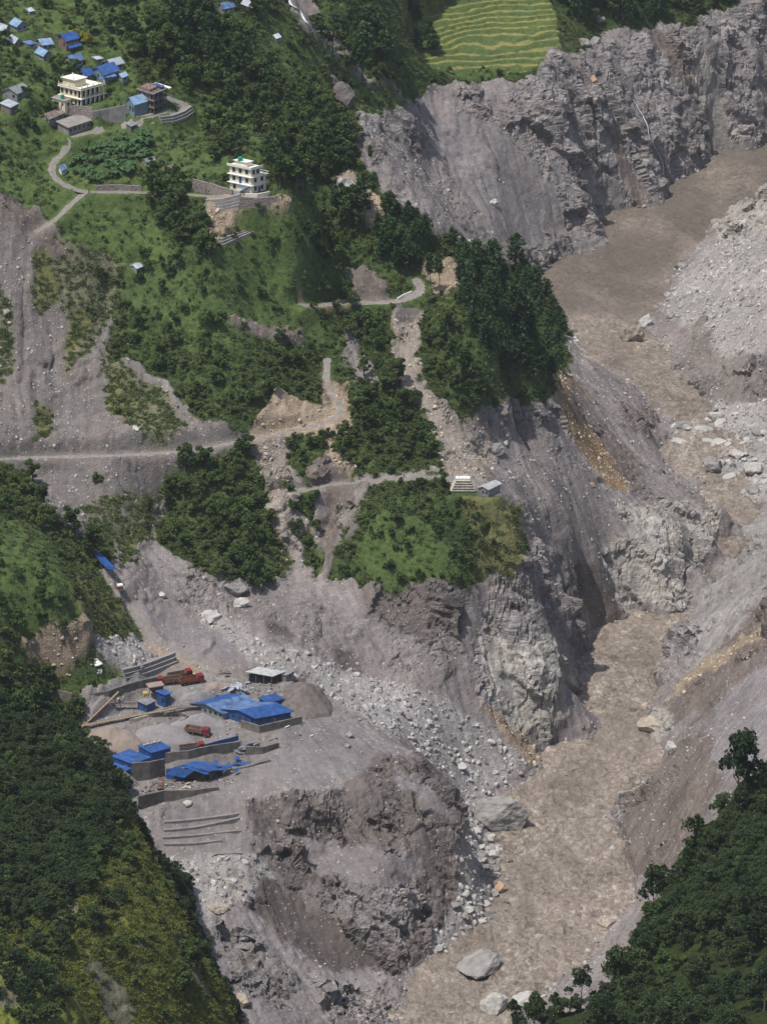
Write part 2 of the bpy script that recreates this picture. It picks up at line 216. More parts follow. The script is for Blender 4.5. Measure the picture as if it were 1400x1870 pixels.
PAINT = [
 ('slide',[(-400,300),(0,340),(130,440),(200,560),(240,660),(350,770),(470,780),(470,815),(340,840),(290,900),(280,960),(200,990),(100,960),(-400,840)]),
 ('veg',[(-400,-400),(520,-400),(535,0),(560,50),(600,100),(660,150),(740,190),(660,235),(652,300),(700,360),(760,400),(830,450),(870,490),(960,500),(1040,590),(1030,680),(1003,735),(930,740),(850,780),(800,735),(770,690),(765,640),(768,570),(720,570),(720,640),(735,700),(780,770),(800,855),(700,860),(650,870),(600,840),(560,800),(640,770),(600,760),(590,650),(590,740),(560,760),(480,770),(430,780),(350,770),(300,700),(240,660),(200,650),(205,600),(150,540),(110,480),(130,440),(90,400),(40,360),(-400,350)]),
 ('grass',[(0,0),(270,0),(250,150),(300,180),(360,200),(400,230),(470,290),(350,330),(250,350),(330,480),(380,520),(540,560),(590,620),(520,640),(400,560),(200,560),(120,480),(110,400),(0,360)]),
 ('grass',[(380,400),(560,380),(600,440),(520,520),(600,600),(540,600),(400,500)]),
 ('grass',[(180,470),(330,500),(440,590),(430,640),(330,600),(230,560)]),
 ('grass',[(360,190),(430,200),(500,260),(470,300),(400,330),(330,240)]),
 ('veg',[(535,-200),(1370,-200),(1350,10),(1230,50),(1180,60),(1110,50),(1080,85),(1010,90),(1000,130),(960,150),(840,155),(790,165),(755,190),(700,150),(640,100),(590,50),(575,0)]),
 ('grass',[(480,40),(560,70),(640,120),(740,185),(655,240),(640,200),(560,140),(500,110)]),
 ('grass',[(730,0),(980,0),(1030,60),(1000,120),(840,150),(790,120),(740,60)]),
 ('field',[(715,-60),(1000,-60),(1015,30),(1020,85),(1000,118),(830,130),(780,110),(745,55)]),
 ('veg',[(300,880),(380,830),(460,820),(490,900),(520,980),(500,1060),(430,1050),(370,1050),(290,1000)]),
 ('dry',[(485,880),(520,920),(545,980),(520,1040),(500,1060),(500,960)]),
 ('veg',[(520,810),(610,780),(650,830),(640,880),(560,890),(530,870)]),
 ('veg',[(700,880),(800,870),(830,890),(930,930),(960,990),(930,1050),(850,1075),(760,1060),(690,1090),(640,1060),(600,1060),(610,1010),(650,970),(680,900)]),
 ('grass',[(640,1010),(700,930),(790,950),(840,1040),(760,1055),(690,1070)]),
 ('dry',[(840,930),(940,930),(960,990),(930,1050),(860,1060),(870,1000)]),
 ('veg',[(520,900),(580,900),(560,960),(585,1000),(580,1060),(550,1040),(555,980),(530,950)]),
 ('veg',[(0,850),(50,860),(80,940),(140,990),(210,970),(210,1030),(180,1050),(240,1120),(250,1170),(160,1200),(120,1250),(160,1360),(60,1400),(-400,1400),(-400,840)]),
 ('grass',[(0,950),(60,950),(130,1050),(170,1120),(100,1170),(0,1150)]),
 ('dry',[(150,1040),(190,1060),(245,1130),(262,1175),(180,1185),(140,1130),(130,1080)]),
 ('tan',[(40,1180),(80,1150),(150,1150),(175,1180),(180,1230),(150,1260),(90,1240)]),
 ('grass',[(170,1190),(200,1220),(240,1240),(120,1280),(90,1260),(120,1230)]),
 ('dry',[(215,960),(255,960),(245,1040),(215,1050)]),
 ('thin',[(100,420),(215,480),(205,560),(170,640),(120,700),(110,560)]),('thin',[(190,640),(290,710),(335,790),(250,800),(200,740)]),('thin',[(0,520),(30,560),(20,700),(0,720)]),('thin',[(230,900),(290,900),(285,990),(240,1000)]),('thin',[(150,930),(230,900),(220,990),(160,980)]),
 ('dry',[(60,460),(100,460),(110,540),(80,580),(60,560)]),('dry',[(60,740),(100,760),(90,800),(60,810)]),('dry',[(120,560),(160,580),(130,680),(110,640)]),('dry',[(200,680),(250,700),(240,780),(210,760)]),
 ('brown',[(0,360),(40,375),(90,420),(130,460),(110,480),(60,440),(0,420)]),
 ('brown',[(410,578),(500,600),(540,605),(545,630),(480,620),(430,600)]),
 ('scree',[(505,-60),(545,-20),(585,60),(570,80),(540,50),(515,0)]),('scree',[(590,90),(610,85),(660,130),(690,165),(660,150)]),
 ('tan',[(540,500),(580,520),(620,545),(660,560),(620,572),(570,560),(540,530)]),
 ('tan',[(600,330),(640,320),(700,370),(720,400),(680,420),(650,390),(620,365)]),
 ('brown',[(630,500),(680,498),(715,540),(690,555),(640,545)]),('tan',[(780,480),(810,475),(850,490),(820,540),(790,530)]),
 ('scree',[(640,600),(655,640),(700,700),(660,720),(620,640)]),
 ('rub',[(712,565),(772,570),(766,640),(770,700),(830,780),(900,740),(900,900),(830,870),(800,850),(780,770),(735,700),(716,620)]),
 ('dark',[(712,560),(765,565),(755,600),(725,600)]),
 ('tan',[(460,770),(500,725),(540,735),(585,745),(592,700),(640,700),(650,760),(660,785),(600,805),(540,800),(460,812)]),
 ('rub',[(460,805),(510,800),(530,900),(560,960),(520,1040),(500,950),(480,900)]),
 ('tan',[(565,790),(600,800),(650,860),(630,870),(590,830)]),
 ('brown',[(560,860),(600,840),(640,880),(560,890)]),
 ('brown',[(680,880),(640,950),(615,1000),(600,1050),(585,1050),(590,990),(580,900),(640,890)]),
 ('tan',[(375,360),(520,365),(540,390),(440,420),(380,450)]),
 ('grass',[(430,400),(560,385),(580,430),(500,500),(440,470)]),
 # far grey wall
 ('smooth',[(760,200),(850,220),(940,260),(1020,330),(1060,420),(1000,460),(920,440),(840,340),(780,260)]),
 ('cliff',[(820,160),(960,160),(1010,100),(1080,90),(1180,60),(1350,10),(1600,-50),(1600,240),(1400,255),(1290,295),(1210,345),(1160,385),(1090,420),(1040,420),(1000,320),(940,250),(860,210)]),
 ('cliff',[(1040,400),(1100,430),(1030,475),(965,510),(950,480),(990,440)]),
 ('cliff',[(655,240),(740,200),(800,260),(760,300),(690,290)]),
 ('brown',[(1110,200),(1130,230),(1150,290),(1180,360),(1170,380),(1150,360),(1120,270)]),
 ('brown',[(1170,60),(1200,60),(1250,130),(1290,200),(1270,210),(1230,150)]),('brown',[(1010,100),(1040,110),(1080,160),(1060,170),(1030,130)]),
 ('pale',[(1250,90),(1300,100),(1300,170),(1360,270),(1300,290),(1270,180)]),
 # pine hill front
 ('ochre',[(1000,680),(1040,690),(1080,760),(1130,820),(1150,900),(1110,900),(1070,850),(1030,780)]),
 ('brown',[(1025,690),(1050,720),(1110,790),(1170,870),(1200,920),(1150,900),(1100,820),(1040,760)]),
 ('dcliff',[(1120,750),(1190,740),(1195,805),(1160,790)]),
 ('cliff',[(880,740),(1000,740),(1010,760),(940,790),(880,770)]),
 # gorge rocks
 ('pale',[(1100,930),(1240,930),(1325,935),(1300,1000),(1260,1060),(1250,1115),(1130,1120),(1090,1030),(1150,960)]),
 ('brown',[(1025,1030),(1085,1030),(1095,1080),(1110,1100),(1140,1135),(1100,1165),(1040,1100)]),
 ('cliff',[(960,1000),(1020,1020),(1040,1150),(1050,1200),(1045,1300),(1000,1380),(940,1330),(870,1290),(860,1180),(900,1090)]),
 ('pale',[(870,1160),(1000,1160),(1035,1230),(1030,1320),(990,1350),(930,1330),(880,1270)]),
 ('tan',[(880,1300),(920,1310),(970,1360),(990,1390),(960,1400),(910,1350)]),
 ('dcliff',[(660,1080),(720,1070),(830,1060),(860,1090),(830,1170),(760,1170),(680,1140)]),
 ('dark',[(480,1130),(530,1150),(540,1180),(500,1170)]),('dark',[(610,1180),(650,1195),(660,1230),(620,1225)]),
 ('stony',[(350,1110),(430,1140),(520,1190),(700,1240),(840,1290),(880,1330),(960,1400),(930,1440),(830,1440),(760,1370),(640,1300),(520,1230),(400,1180)]),
 ('dark',[(520,1235),(560,1240),(605,1305),(590,1305),(550,1290)]),
 ('smooth',[(260,1090),(330,1120),(480,1210),(470,1225),(360,1190),(270,1140)]),
 ('tan',[(262,1170),(300,1180),(400,1225),(430,1240),(380,1240),(300,1200)]),
 ('floor',[(150,1300),(240,1220),(420,1230),(560,1270),(640,1310),(760,1380),(690,1390),(620,1440),(480,1470),(330,1470),(250,1480),(200,1400)]),
 ('stony',[(170,1180),(260,1180),(300,1200),(230,1240),(175,1215)]),
 ('dcliff',[(440,1480),(620,1445),(690,1380),(760,1380),(830,1470),(835,1640),(790,1740),(720,1780),(640,1770),(540,1640),(500,1580),(460,1540)]),
 ('smooth',[(700,1395),(790,1440),(820,1500),(780,1480),(720,1440)]),
 ('floor',[(300,1480),(440,1470),(450,1540),(300,1560)]),
 ('stony',[(310,1560),(440,1550),(510,1590),(500,1620),(450,1660),(340,1680),(320,1610)]),
 ('dark',[(450,1650),(490,1600),(560,1655),(620,1705),(690,1765),(640,1785),(600,1775),(520,1725),(460,1690)]),
 ('smooth',[(345,1680),(450,1670),(560,1760),(700,1790),(740,1870),(740,2000),(300,2000),(330,1860),(370,1760)]),
 ('smooth',[(516,1546),(588,1532),(708,1545),(770,1575),(750,1640),(640,1610),(560,1600)]),('cliff',[(540,1625),(640,1612),(756,1640),(751,1730),(700,1745),(620,1690)]),('cliff',[(385,1690),(450,1720),(540,1800),(520,1840),(420,1800)]),('cliff',[(560,1790),(700,1800),(740,1860),(600,1880)]),
 ('stony',[(835,1440),(900,1440),(930,1560),(925,1620),(900,1690),(840,1720),(780,1750),(830,1640)]),
 # right bank
 ('pale',[(1290,400),(1400,340),(1600,280),(1600,450),(1400,450),(1330,480)]),
 ('stony',[(1290,450),(1600,380),(1600,560),(1400,640),(1330,700),(1290,640),(1240,600),(1200,560)]),
 ('mixed',[(1240,600),(1290,590),(1310,650),(1400,660),(1600,620),(1600,720),(1400,740),(1300,740),(1230,680)]),
 ('stony',[(1220,780),(1310,740),(1600,720),(1600,950),(1400,920),(1340,905),(1290,880),(1280,820)]),
 ('slab',[(1600,860),(1400,920),(1340,1000),(1240,1150),(1205,1200),(1215,1250),(1280,1230),(1400,1130),(1600,1000)]),
 ('brown',[(1250,1240),(1320,1170),(1400,1110),(1600,1000),(1600,1200),(1400,1230),(1300,1290),(1240,1330),(1180,1340)]),
 ('tan',[(1290,1200),(1400,1140),(1400,1165),(1300,1225),(1230,1280),(1210,1290)]),('smooth',[(1300,1290),(1400,1215),(1600,1190),(1600,1260),(1400,1260),(1310,1330)]),
 ('cliff',[(1205,1180),(1250,1150),(1285,1190),(1240,1245),(1208,1248)]),('pale',[(1165,1310),(1215,1300),(1230,1340),(1200,1360)]),
 ('brown',[(1205,1370),(1280,1340),(1310,1360),(1320,1420),(1290,1500),(1220,1620),(1150,1600),(1115,1530),(1150,1470),(1200,1410)]),
 ('smooth',[(1300,1350),(1400,1270),(1600,1200),(1600,1500),(1400,1450),(1310,1420)]),
 ('cliff',[(1110,1480),(1190,1390),(1200,1410),(1160,1460),(1130,1530)]),
]
MW, MH, MO = 1000, 1225, 200                       # survey map at half the photo's size, with a margin
mu, mv = np.meshgrid((np.arange(MW) - MO / 2 * 1.0) * 2 , (np.arange(MH) - MO / 2 * 1.0) * 2)
ZK = list(ZN); zid = np.zeros((MH, MW), int)
for nme, pg in PAINT:
    pg = np.array(pg, float); a0, b0 = pg.min(0) / 2 + MO / 2 - 2; a1, b1 = pg.max(0) / 2 + MO / 2 + 2
    a0, b0 = max(0, int(a0)), max(0, int(b0)); a1, b1 = min(MW, int(a1) + 1), min(MH, int(b1) + 1)
    if a1 <= a0 or b1 <= b0: continue
    su = mu[b0:b1, a0:a1]; sv_ = mv[b0:b1, a0:a1]
    zid[b0:b1, a0:a1][inpoly(su, sv_, pg)] = ZK.index(nme)
# the two near hills are taken from the ground model, not the map
def blur(a, n):
    for _ in range(n):
        a = (np.roll(a, 1, 0) + np.roll(a, -1, 0) + 2 * a) / 4; a = (np.roll(a, 1, 1) + np.roll(a, -1, 1) + 2 * a) / 4
    return a
def maps(k): return np.array([ZN[n][k] for n in ZK], float)[zid]
ALB = np.dstack([blur(np.array([ZN[n][0][c] for n in ZK])[zid], 3) for c in range(3)])
GRN = blur(maps(1), 2); RGH = blur(maps(2), 10)
STN = blur((zid == ZK.index('stony')).astype(float), 4); FLD = blur((zid == ZK.index('field')).astype(float), 2)
PALE = blur((zid == ZK.index('pale')).astype(float), 4)
def msamp(A, u, v):
    i = np.clip((v / 2 + MO / 2).astype(int), 0, MH - 1); j = np.clip((u / 2 + MO / 2).astype(int), 0, MW - 1)
    return A[i, j]
# ------------------------------------------------------------ materials
def mat(name, rgb=(.5,.5,.5), rough=.8, var=.25, scale=1.5, metal=0.0, bump=0.0, spec=.3, coord='Object'):
    m = bpy.data.materials.new(name); m.use_nodes = True; n = m.node_tree.nodes; l = m.node_tree.links
    b = n['Principled BSDF']; b.inputs['Roughness'].default_value = rough; b.inputs['Metallic'].default_value = metal
    b.inputs['Specular IOR Level'].default_value = spec
    tc = n.new('ShaderNodeTexCoord'); nz = n.new('ShaderNodeTexNoise'); nz.inputs['Scale'].default_value = scale; nz.inputs['Detail'].default_value = 5
    l.new(tc.outputs[coord], nz.inputs['Vector'])
    rp = n.new('ShaderNodeMapRange'); rp.inputs[1].default_value = .3; rp.inputs[2].default_value = .7
    rp.inputs[3].default_value = 1 - var; rp.inputs[4].default_value = 1 + var; l.new(nz.outputs[0], rp.inputs[0])
    mx = n.new('ShaderNodeVectorMath'); mx.operation = 'SCALE'; mx.inputs[0].default_value = rgb; l.new(rp.outputs[0], mx.inputs['Scale'])
    l.new(mx.outputs[0], b.inputs['Base Color'])
    if bump:
        bp = n.new('ShaderNodeBump'); bp.inputs['Distance'].default_value = bump; l.new(nz.outputs[0], bp.inputs['Height']); l.new(bp.outputs[0], b.inputs['Normal'])
    return m
def ground_mat():
    m = bpy.data.materials.new("valley_ground"); m.use_nodes = True; n = m.node_tree.nodes; l = m.node_tree.links
    b = n['Principled BSDF']; b.inputs['Roughness'].default_value = .9; b.inputs['Specular IOR Level'].default_value = .15
    geo = n.new('ShaderNodeNewGeometry'); pos = geo.outputs['Position']
    def noise(s, d=5, r=.6, sc=None):
        t = n.new('ShaderNodeTexNoise'); t.inputs['Scale'].default_value = s; t.inputs['Detail'].default_value = d; t.inputs['Roughness'].default_value = r
        if sc:
            mp = n.new('ShaderNodeMapping'); mp.inputs['Scale'].default_value = sc; mp.inputs['Rotation'].default_value = (0, 0, R(35)); l.new(pos, mp.inputs[0]); l.new(mp.outputs[0], t.inputs['Vector'])
        else: l.new(pos, t.inputs['Vector'])
        return t.outputs[0]
    def rng(x, a, b_, c, d):
        t = n.new('ShaderNodeMapRange'); l.new(x, t.inputs[0])
        for i, q in enumerate((a, b_, c, d)): t.inputs[i + 1].default_value = q
        return t.outputs[0]
    def mth(op, a, b_):
        t = n.new('ShaderNodeMath'); t.operation = op
        for i, q in enumerate((a, b_)):
            if hasattr(q, 'links'): l.new(q, t.inputs[i])
            else: t.inputs[i].default_value = q
        return t.outputs[0]
    def mix(f, a, b_, bl='MIX'):
        t = n.new('ShaderNodeMix'); t.data_type = 'RGBA'; t.blend_type = bl
        for i, q in ((0, f), (6, a), (7, b_)):
            if hasattr(q, 'links'): l.new(q, t.inputs[i])
            elif i == 0: t.inputs[i].default_value = q
            else: t.inputs[i].default_value = (*q, 1)
        return t.outputs[2]
    al = n.new('ShaderNodeAttribute'); al.attribute_name = 'albedo'
    cv = n.new('ShaderNodeAttribute'); cv.attribute_name = 'cover'
    sp = n.new('ShaderNodeSeparateColor'); l.new(cv.outputs['Color'], sp.inputs[0]); green, stone, rock = sp.outputs
    big = noise(.035, 4, .55); mid = noise(.35, 5, .65); fine = noise(2.2, 4, .7); strk = None
    fl_ = n.new('ShaderNodeAttribute'); fl_.attribute_name = 'flow'; mf = n.new('ShaderNodeMapping'); mf.inputs['Scale'].default_value = (.45, .035, 1); l.new(fl_.outputs['Vector'], mf.inputs[0])
    tf = n.new('ShaderNodeTexNoise'); tf.inputs['Scale'].default_value = 1; tf.inputs['Detail'].default_value = 6; tf.inputs['Roughness'].default_value = .7; tf.inputs['Distortion'].default_value = .4; l.new(mf.outputs[0], tf.inputs[0]); strk = tf.outputs[0]
    v = mth('MULTIPLY', rng(mid, .25, .75, .72, 1.28), rng(fine, .25, .75, .68, 1.32))
    v = mth('MULTIPLY', v, rng(big, .35, .65, .8, 1.2)); v = mth('MULTIPLY', v, rng(strk, .3, .7, .76, 1.24))
    vc = n.new('ShaderNodeCombineXYZ'); 
    for i in range(3): l.new(v, vc.inputs[i])
    c = mix(1.0, al.outputs['Color'], vc.outputs[0], 'MULTIPLY')
    # warm and cool patches of the bare slopes
    c2 = mix(rng(noise(.07, 6, .65), .48, .62, 0, .6), c, (.16, .125, .10), 'MIX')
    bare = mth('SUBTRACT', 1.0, green)
    c = mix(mth('MULTIPLY', bare, .55), c, c2)
    # beds and veins in the bare rock, dark tones also painting shaded recesses
    mpb = n.new('ShaderNodeMapping'); mpb.inputs['Rotation'].default_value = (0, R(-24), 0); mpb.inputs['Scale'].default_value = (.12, .12, 1.1); l.new(pos, mpb.inputs[0])
    bed = n.new('ShaderNodeTexNoise'); bed.inputs['Scale'].default_value = 1.0; bed.inputs['Detail'].default_value = 6; bed.inputs['Distortion'].default_value = .6; l.new(mpb.outputs[0], bed.inputs[0])
    mpc = n.new('ShaderNodeMapping'); mpc.inputs['Rotation'].default_value = (0, R(-24), R(30)); mpc.inputs['Scale'].default_value = (.5, .5, 1.3); l.new(pos, mpc.inputs[0])
    jt = n.new('ShaderNodeTexVoronoi'); jt.feature = 'DISTANCE_TO_EDGE'; jt.inputs['Scale'].default_value = .2; l.new(mpc.outputs[0], jt.inputs['Vector'])
    jh = mth('MULTIPLY', rng(jt.outputs['Distance'], 0, .09, -1, 0), rng(rock, .2, .6, 0, 1))
    bv = rng(bed.outputs[0], .36, .64, .62, 1.42); bc = n.new('ShaderNodeCombineXYZ')
    for i in range(3): l.new(bv, bc.inputs[i])
    c = mix(rng(rock, .25, .8, 0, .9), c, mix(1.0, c, bc.outputs[0], 'MULTIPLY'))
    # pale stones strewn about
    vo = n.new('ShaderNodeTexVoronoi'); vo.inputs['Scale'].default_value = .95; l.new(pos, vo.inputs['Vector'])
    vs = n.new('ShaderNodeSeparateColor'); l.new(vo.outputs['Color'], vs.inputs[0])
    thr = rng(stone, 0, 1, .80, .30); pres = mth('GREATER_THAN', vs.outputs[0], thr)
    near = mth('LESS_THAN', vo.outputs['Distance'], rng(vs.outputs[1], 0, 1, .12, .42))
    stm = mth('MULTIPLY', mth('MULTIPLY', pres, near), mth('SUBTRACT', 1.0, green))
    stc = mix(vs.outputs[2], (.25, .24, .235), (.48, .46, .43))
    c = mix(mth('MULTIPLY', stm, .8), c, stc)
    # grass and weeds
    gn = noise(.5, 6, .75); gm = noise(.06, 3, .5)
    gc = mix(rng(gn, .35, .65, 0, 1), (.5, .5, .5), (1.35, 1.32, 1.25)); gc = mix(1.0, al.outputs['Color'], gc, 'MULTIPLY')
    gc = mix(rng(gm, .4, .65, 0, .6), gc, mix(1.0, gc, (1.45, 1.35, 1.15), 'MULTIPLY'))
    c = mix(green, c, gc)
    l.new(c, b.inputs['Base Color'])
    h = mth('ADD', mth('MULTIPLY', mid, 1.0), mth('MULTIPLY', fine, .45)); h = mth('ADD', h, mth('MULTIPLY', stm, .35)); h = mth('ADD', h, mth('MULTIPLY', bed.outputs[0], mth('MULTIPLY', rock, 1.1))); h = mth('ADD', h, mth('MULTIPLY', jh, rng(mid, .4, .65, .05, .5)))
    bp = n.new('ShaderNodeBump'); bp.inputs['Distance'].default_value = 1.0; bp.inputs['Strength'].default_value = .9
    l.new(h, bp.inputs['Height']); l.new(bp.outputs[0], b.inputs['Normal'])
    return m
def mesh_obj(name, verts, faces, m=None, parent=None, smooth=False):
    me = bpy.data.meshes.new(name); me.from_pydata(verts, [], faces); me.update()
    if m: me.materials.append(m)
    if smooth: me.polygons.foreach_set('use_smooth', [True] * len(me.polygons))
    o = bpy.data.objects.new(name, me); COL.objects.link(o)
    if parent: o.parent = parent
    return o
def grid_obj(name, X, Y, Z, m):
    ny, nx = X.shape; me = bpy.data.meshes.new(name); co = np.dstack([X, Y, Z]).reshape(-1, 3).astype(np.float32)
    me.vertices.add(len(co)); me.vertices.foreach_set('co', co.ravel())
    i = np.arange(ny * nx).reshape(ny, nx); q = np.stack([i[:-1, :-1], i[:-1, 1:], i[1:, 1:], i[1:, :-1]], -1).reshape(-1, 4)
    me.loops.add(q.size); me.loops.foreach_set('vertex_index', q.ravel().astype(np.int32))
    me.polygons.add(len(q)); me.polygons.foreach_set('loop_start', np.arange(0, q.size, 4, dtype=np.int32))
    me.polygons.foreach_set('use_smooth', np.ones(len(q), bool)); me.update(); me.materials.append(m)
    o = bpy.data.objects.new(name, me); COL.objects.link(o); return o
def struct(o): o['kind'] = 'structure'; return o
def tag(o, label, cat, group=None, kind=None):
    o['label'] = label; o['category'] = cat
    if group: o['group'] = group
    if kind: o['kind'] = kind
    return o
# ------------------------------------------------------------ relief
U0, V0 = proj(GX, GY, GZ)
hillL = hill(LH, LHL, LHP, GX, GY) > GZ - .01; hillR = hill(RH, RHL, RHP, GX, GY) > GZ - .01
w1 = fbm(GX, GY, 22, 4, 3); w2 = fbm(GX, GY, 22, 4, 33)
w5 = fbm(GX, GY, 6, 4, 133); w6 = fbm(GX, GY, 6, 4, 163)
Uw = U0 + 24 * w1 + 16 * w5; Vw = V0 + 24 * w2 + 16 * w6
rough = msamp(RGH, Uw, Vw).astype(np.float32); green = msamp(GRN, Uw, Vw); field = msamp(FLD, Uw, Vw); stn = msamp(STN, Uw, Vw)
alb = msamp(ALB, Uw, Vw)
rm_ = fbm(GX, GY, 17, 4, 401); rm2 = fbm(GX, GY, 26, 4, 433)
rough = rough * np.clip(.85 + 1.5 * rm_, .35, 1.25) + (.85 * sstep(.12, .3, rm2) * (1 - np.clip(green, 0, 1)) * (GZ > 2) * sstep(.4, .62, rough)).astype(np.float32)
nearhill = hillL | hillR
lside = hillL & (GX > -112 + .10 * (GY - 1000) + 14 * w1) & (GY < 1205)
alb[nearhill] = (.024, .036, .010); green[nearhill] = 1; rough[nearhill] = .6; field[nearhill] = 0; stn[nearhill] = 0
# roads and tracks, surveyed then benched into the slope
TRACKS = [
 ('path', 1.6, [(190,238),(150,256),(112,283),(92,303),(97,325),(125,342),(158,352),(200,351),(255,353),(330,356),(410,362),(490,364)]),
 ('path', 1.5, [(156,352),(132,370),(108,398),(96,412),(60,430)]),
 ('road', 2.6, [(296,176),(325,184),(346,200),(338,213),(300,222),(255,228),(215,234)]),
 ('road', 2.3, [(550,561),(620,558),(690,556),(738,551),(770,536),(772,520),(752,508)]),
 ('road', 1.4, [(-60,846),(0,842),(60,838),(150,834),(250,831),(340,826),(400,816),(450,803),(500,795),(560,783),(612,770),(628,750),(606,722),(592,700),(600,672),(596,650)]),
 ('path', 1.2, [(500,902),(560,896),(605,888),(640,886),(672,880),(740,872),(800,868),(850,884)]),
 ('road', 2.4, [(245,1110),(262,1150),(292,1180),(340,1200),(395,1234),(440,1246)]),
]
tracks = []
for kind, hw, pl in TRACKS:
    w3 = np.array([hit(*p) for p in pl]); t = np.concatenate([[0], np.cumsum(np.hypot(*(np.diff(w3[:, :2], axis=0).T)))])
    s = np.arange(0, t[-1], 2.0); c = np.stack([np.interp(s, t, w3[:, k]) for k in range(3)], 1)
    for _ in range(6): c[1:-1] = (c[:-2] + 2 * c[1:-1] + c[2:]) / 4
    for _ in range(25): c[1:-1, 2] = (c[:-2, 2] + 2 * c[1:-1, 2] + c[2:, 2]) / 4
    tracks.append((kind, hw, c))
PADS = []                                          # (u, v, radius) level ground under buildings
keep = np.ones_like(GZ)                            # 0 on roads and pads: no relief there
def bench(c, hw, fall):
    global GZ
    x0, x1, y0, y1 = c[:, 0].min() - 14, c[:, 0].max() + 14, c[:, 1].min() - 14, c[:, 1].max() + 14
    m = (GX > x0) & (GX < x1) & (GY > y0) & (GY < y1)
    d, zz = distline(GX[m], GY[m], c[::2] if len(c) > 40 else c, False, (c[::2] if len(c) > 40 else c)[:, 2])
    k = 1 - sstep(hw + .3, hw + fall, d); GZ[m] = GZ[m] * (1 - k) + zz * k; keep[m] = np.minimum(keep[m], 1 - k)
# terraces of the fields
GZ = GZ * (1 - .85 * field) + .85 * field * (70.5 + .21 * (GY - 1925) + 2.2 * w1)
step = 1.2; zt = GZ + 1.2 * fbm(GX, GY, 30, 3, 71); fz = zt / step; fr = fz - np.floor(fz)
GZ += field * (np.floor(fz) + sstep(.55, .95, fr) - fz) * step * .9
crop = field * ((fr > .12) & (fr < .5)) * (fbm(GX, GY, 11, 3, 5) > -.3)
alb = alb * (1 - crop[..., None]) + np.array([.21, .20, .07]) * crop[..., None]
tgr = sstep(.6, .8, green) * (1 - field) * (V0 < 500) * (U0 < 420) * (U0 > 20)
zt = GZ + 1.5 * w1; fz = zt / 3.2; fr = fz - np.floor(fz); GZ += tgr * .5 * (np.floor(fz) + sstep(.5, .95, fr) - fz) * 3.2
# relief
GZ += (1.5 * w1 + .9 * fbm(GX, GY, 9, 4, 40)) * np.clip(rough, .1, 1.4) * 1.1 * (1 - field * .8)
GZ += (w2 * 3.2 * np.clip(rough - .3, 0, 1.2)) * (GZ > 4)
gy_, gx_ = np.gradient(GZ); gx_ /= np.gradient(GX, axis=1); gy_ /= np.gradient(GY, axis=0)
# runnels down the loose slopes (coordinate along the contour of the general slope)
lw = (1 - sstep(600, 760, U0 + (V0 - 900) * .3)) ; rw = sstep(-25, 10, GX - np.interp(GY, [1200, 1260, 1330, 1400, 1490, 1560, 1620, 1700, 1800, 1900], [45, 75, 90, 100, 112, 142, 150, 138, 105, 150]))
AX = np.where(lw > .5, GX + .05 * GY, np.where(rw > .5, .84 * GX - .54 * GY, .9 * GX + .43 * GY)); AY = np.where(lw > .5, GY - .05 * GX, np.where(rw > .5, .54 * GX + .84 * GY, .9 * GY - .43 * GX))
rn = fbm(AX + w1 * 3, AY * .09, 5, 4, 60, ridged=True)
bare = (1 - np.clip(green, 0, 1)) * sstep(.35, .7, np.hypot(gx_, gy_))
rn2 = fbm(AX + w1 * 7, AY * .2, 18, 3, 64, ridged=True)
GZ += (rn * .8 + rn2 * 1.5) * (1 + .8 * lw) * bare * (GZ > 1.5)
for kind, hw, c in tracks: bench(c, hw, 3.2)
def pad(u, v, r, zoff=0):
    x, y, z = hit(u, v); z += zoff
    m = (np.abs(GX - x) < r * 2 + 2) & (np.abs(GY - y) < r * 2 + 2); d = np.hypot(GX[m] - x, GY[m] - y)
    k = 1 - sstep(r, r * 1.5 + 1, d); GZ[m] = GZ[m] * (1 - k) + z * k; keep[m] = np.minimum(keep[m], 1 - k); return x, y, z
M_PATH = mat('trodden_earth', (.185, .168, .152), .9, .2, .8, bump=.1)
M_ROAD = mat('gravel_road', (.205, .185, .17), .9, .22, .7, bump=.15)
def sheet_mat(name, rgb, rough=.45, metal=.0, var=.15, rib=5.0, spec=.5):
    m = mat(name, rgb, rough, var, .5, metal=metal, spec=spec); n = m.node_tree.nodes; l = m.node_tree.links
    tc = [q for q in n if q.type == 'TEX_COORD'][0]; w_ = n.new('ShaderNodeTexWave'); w_.inputs['Scale'].default_value = rib; w_.bands_direction = 'X'
    l.new(tc.outputs['Object'], w_.inputs[0]); bp = n.new('ShaderNodeBump'); bp.inputs['Distance'].default_value = .05; l.new(w_.outputs[1], bp.inputs['Height']); l.new(bp.outputs[0], n['Principled BSDF'].inputs['Normal']); return m
M_BLUE = sheet_mat('blue_sheet', (.026, .10, .33), .5, 0, .4); M_BLUE2 = sheet_mat('faded_blue_sheet', (.13, .22, .42), .45, 0, .5); M_PALE = sheet_mat('pale_tin', (.50, .55, .62), .4, .1, .25)
M_LBLUE = sheet_mat('sky_blue_tin', (.28, .42, .62), .4, .1, .3); M_GTIN = sheet_mat('grey_tin', (.27, .28, .30), .5, .2, .3); M_RUST = sheet_mat('rusty_tin', (.24, .19, .17), .7, 0, .5)
M_WHITE = mat('white_paint', (.72, .70, .66), .6, .08, 1); M_CREAM = mat('cream_plaster', (.62, .56, .42), .8, .1, .6); M_IVORY = mat('ivory_plaster', (.74, .70, .58), .75, .08, .6)
M_CONC = mat('concrete', (.23, .215, .20), .9, .22, .5, bump=.05); M_CONCD = mat('stained_concrete', (.15, .135, .12), .9, .35, .5, bump=.05); M_BRICK = mat('raw_brick', (.20, .13, .11), .9, .2, 1.2)
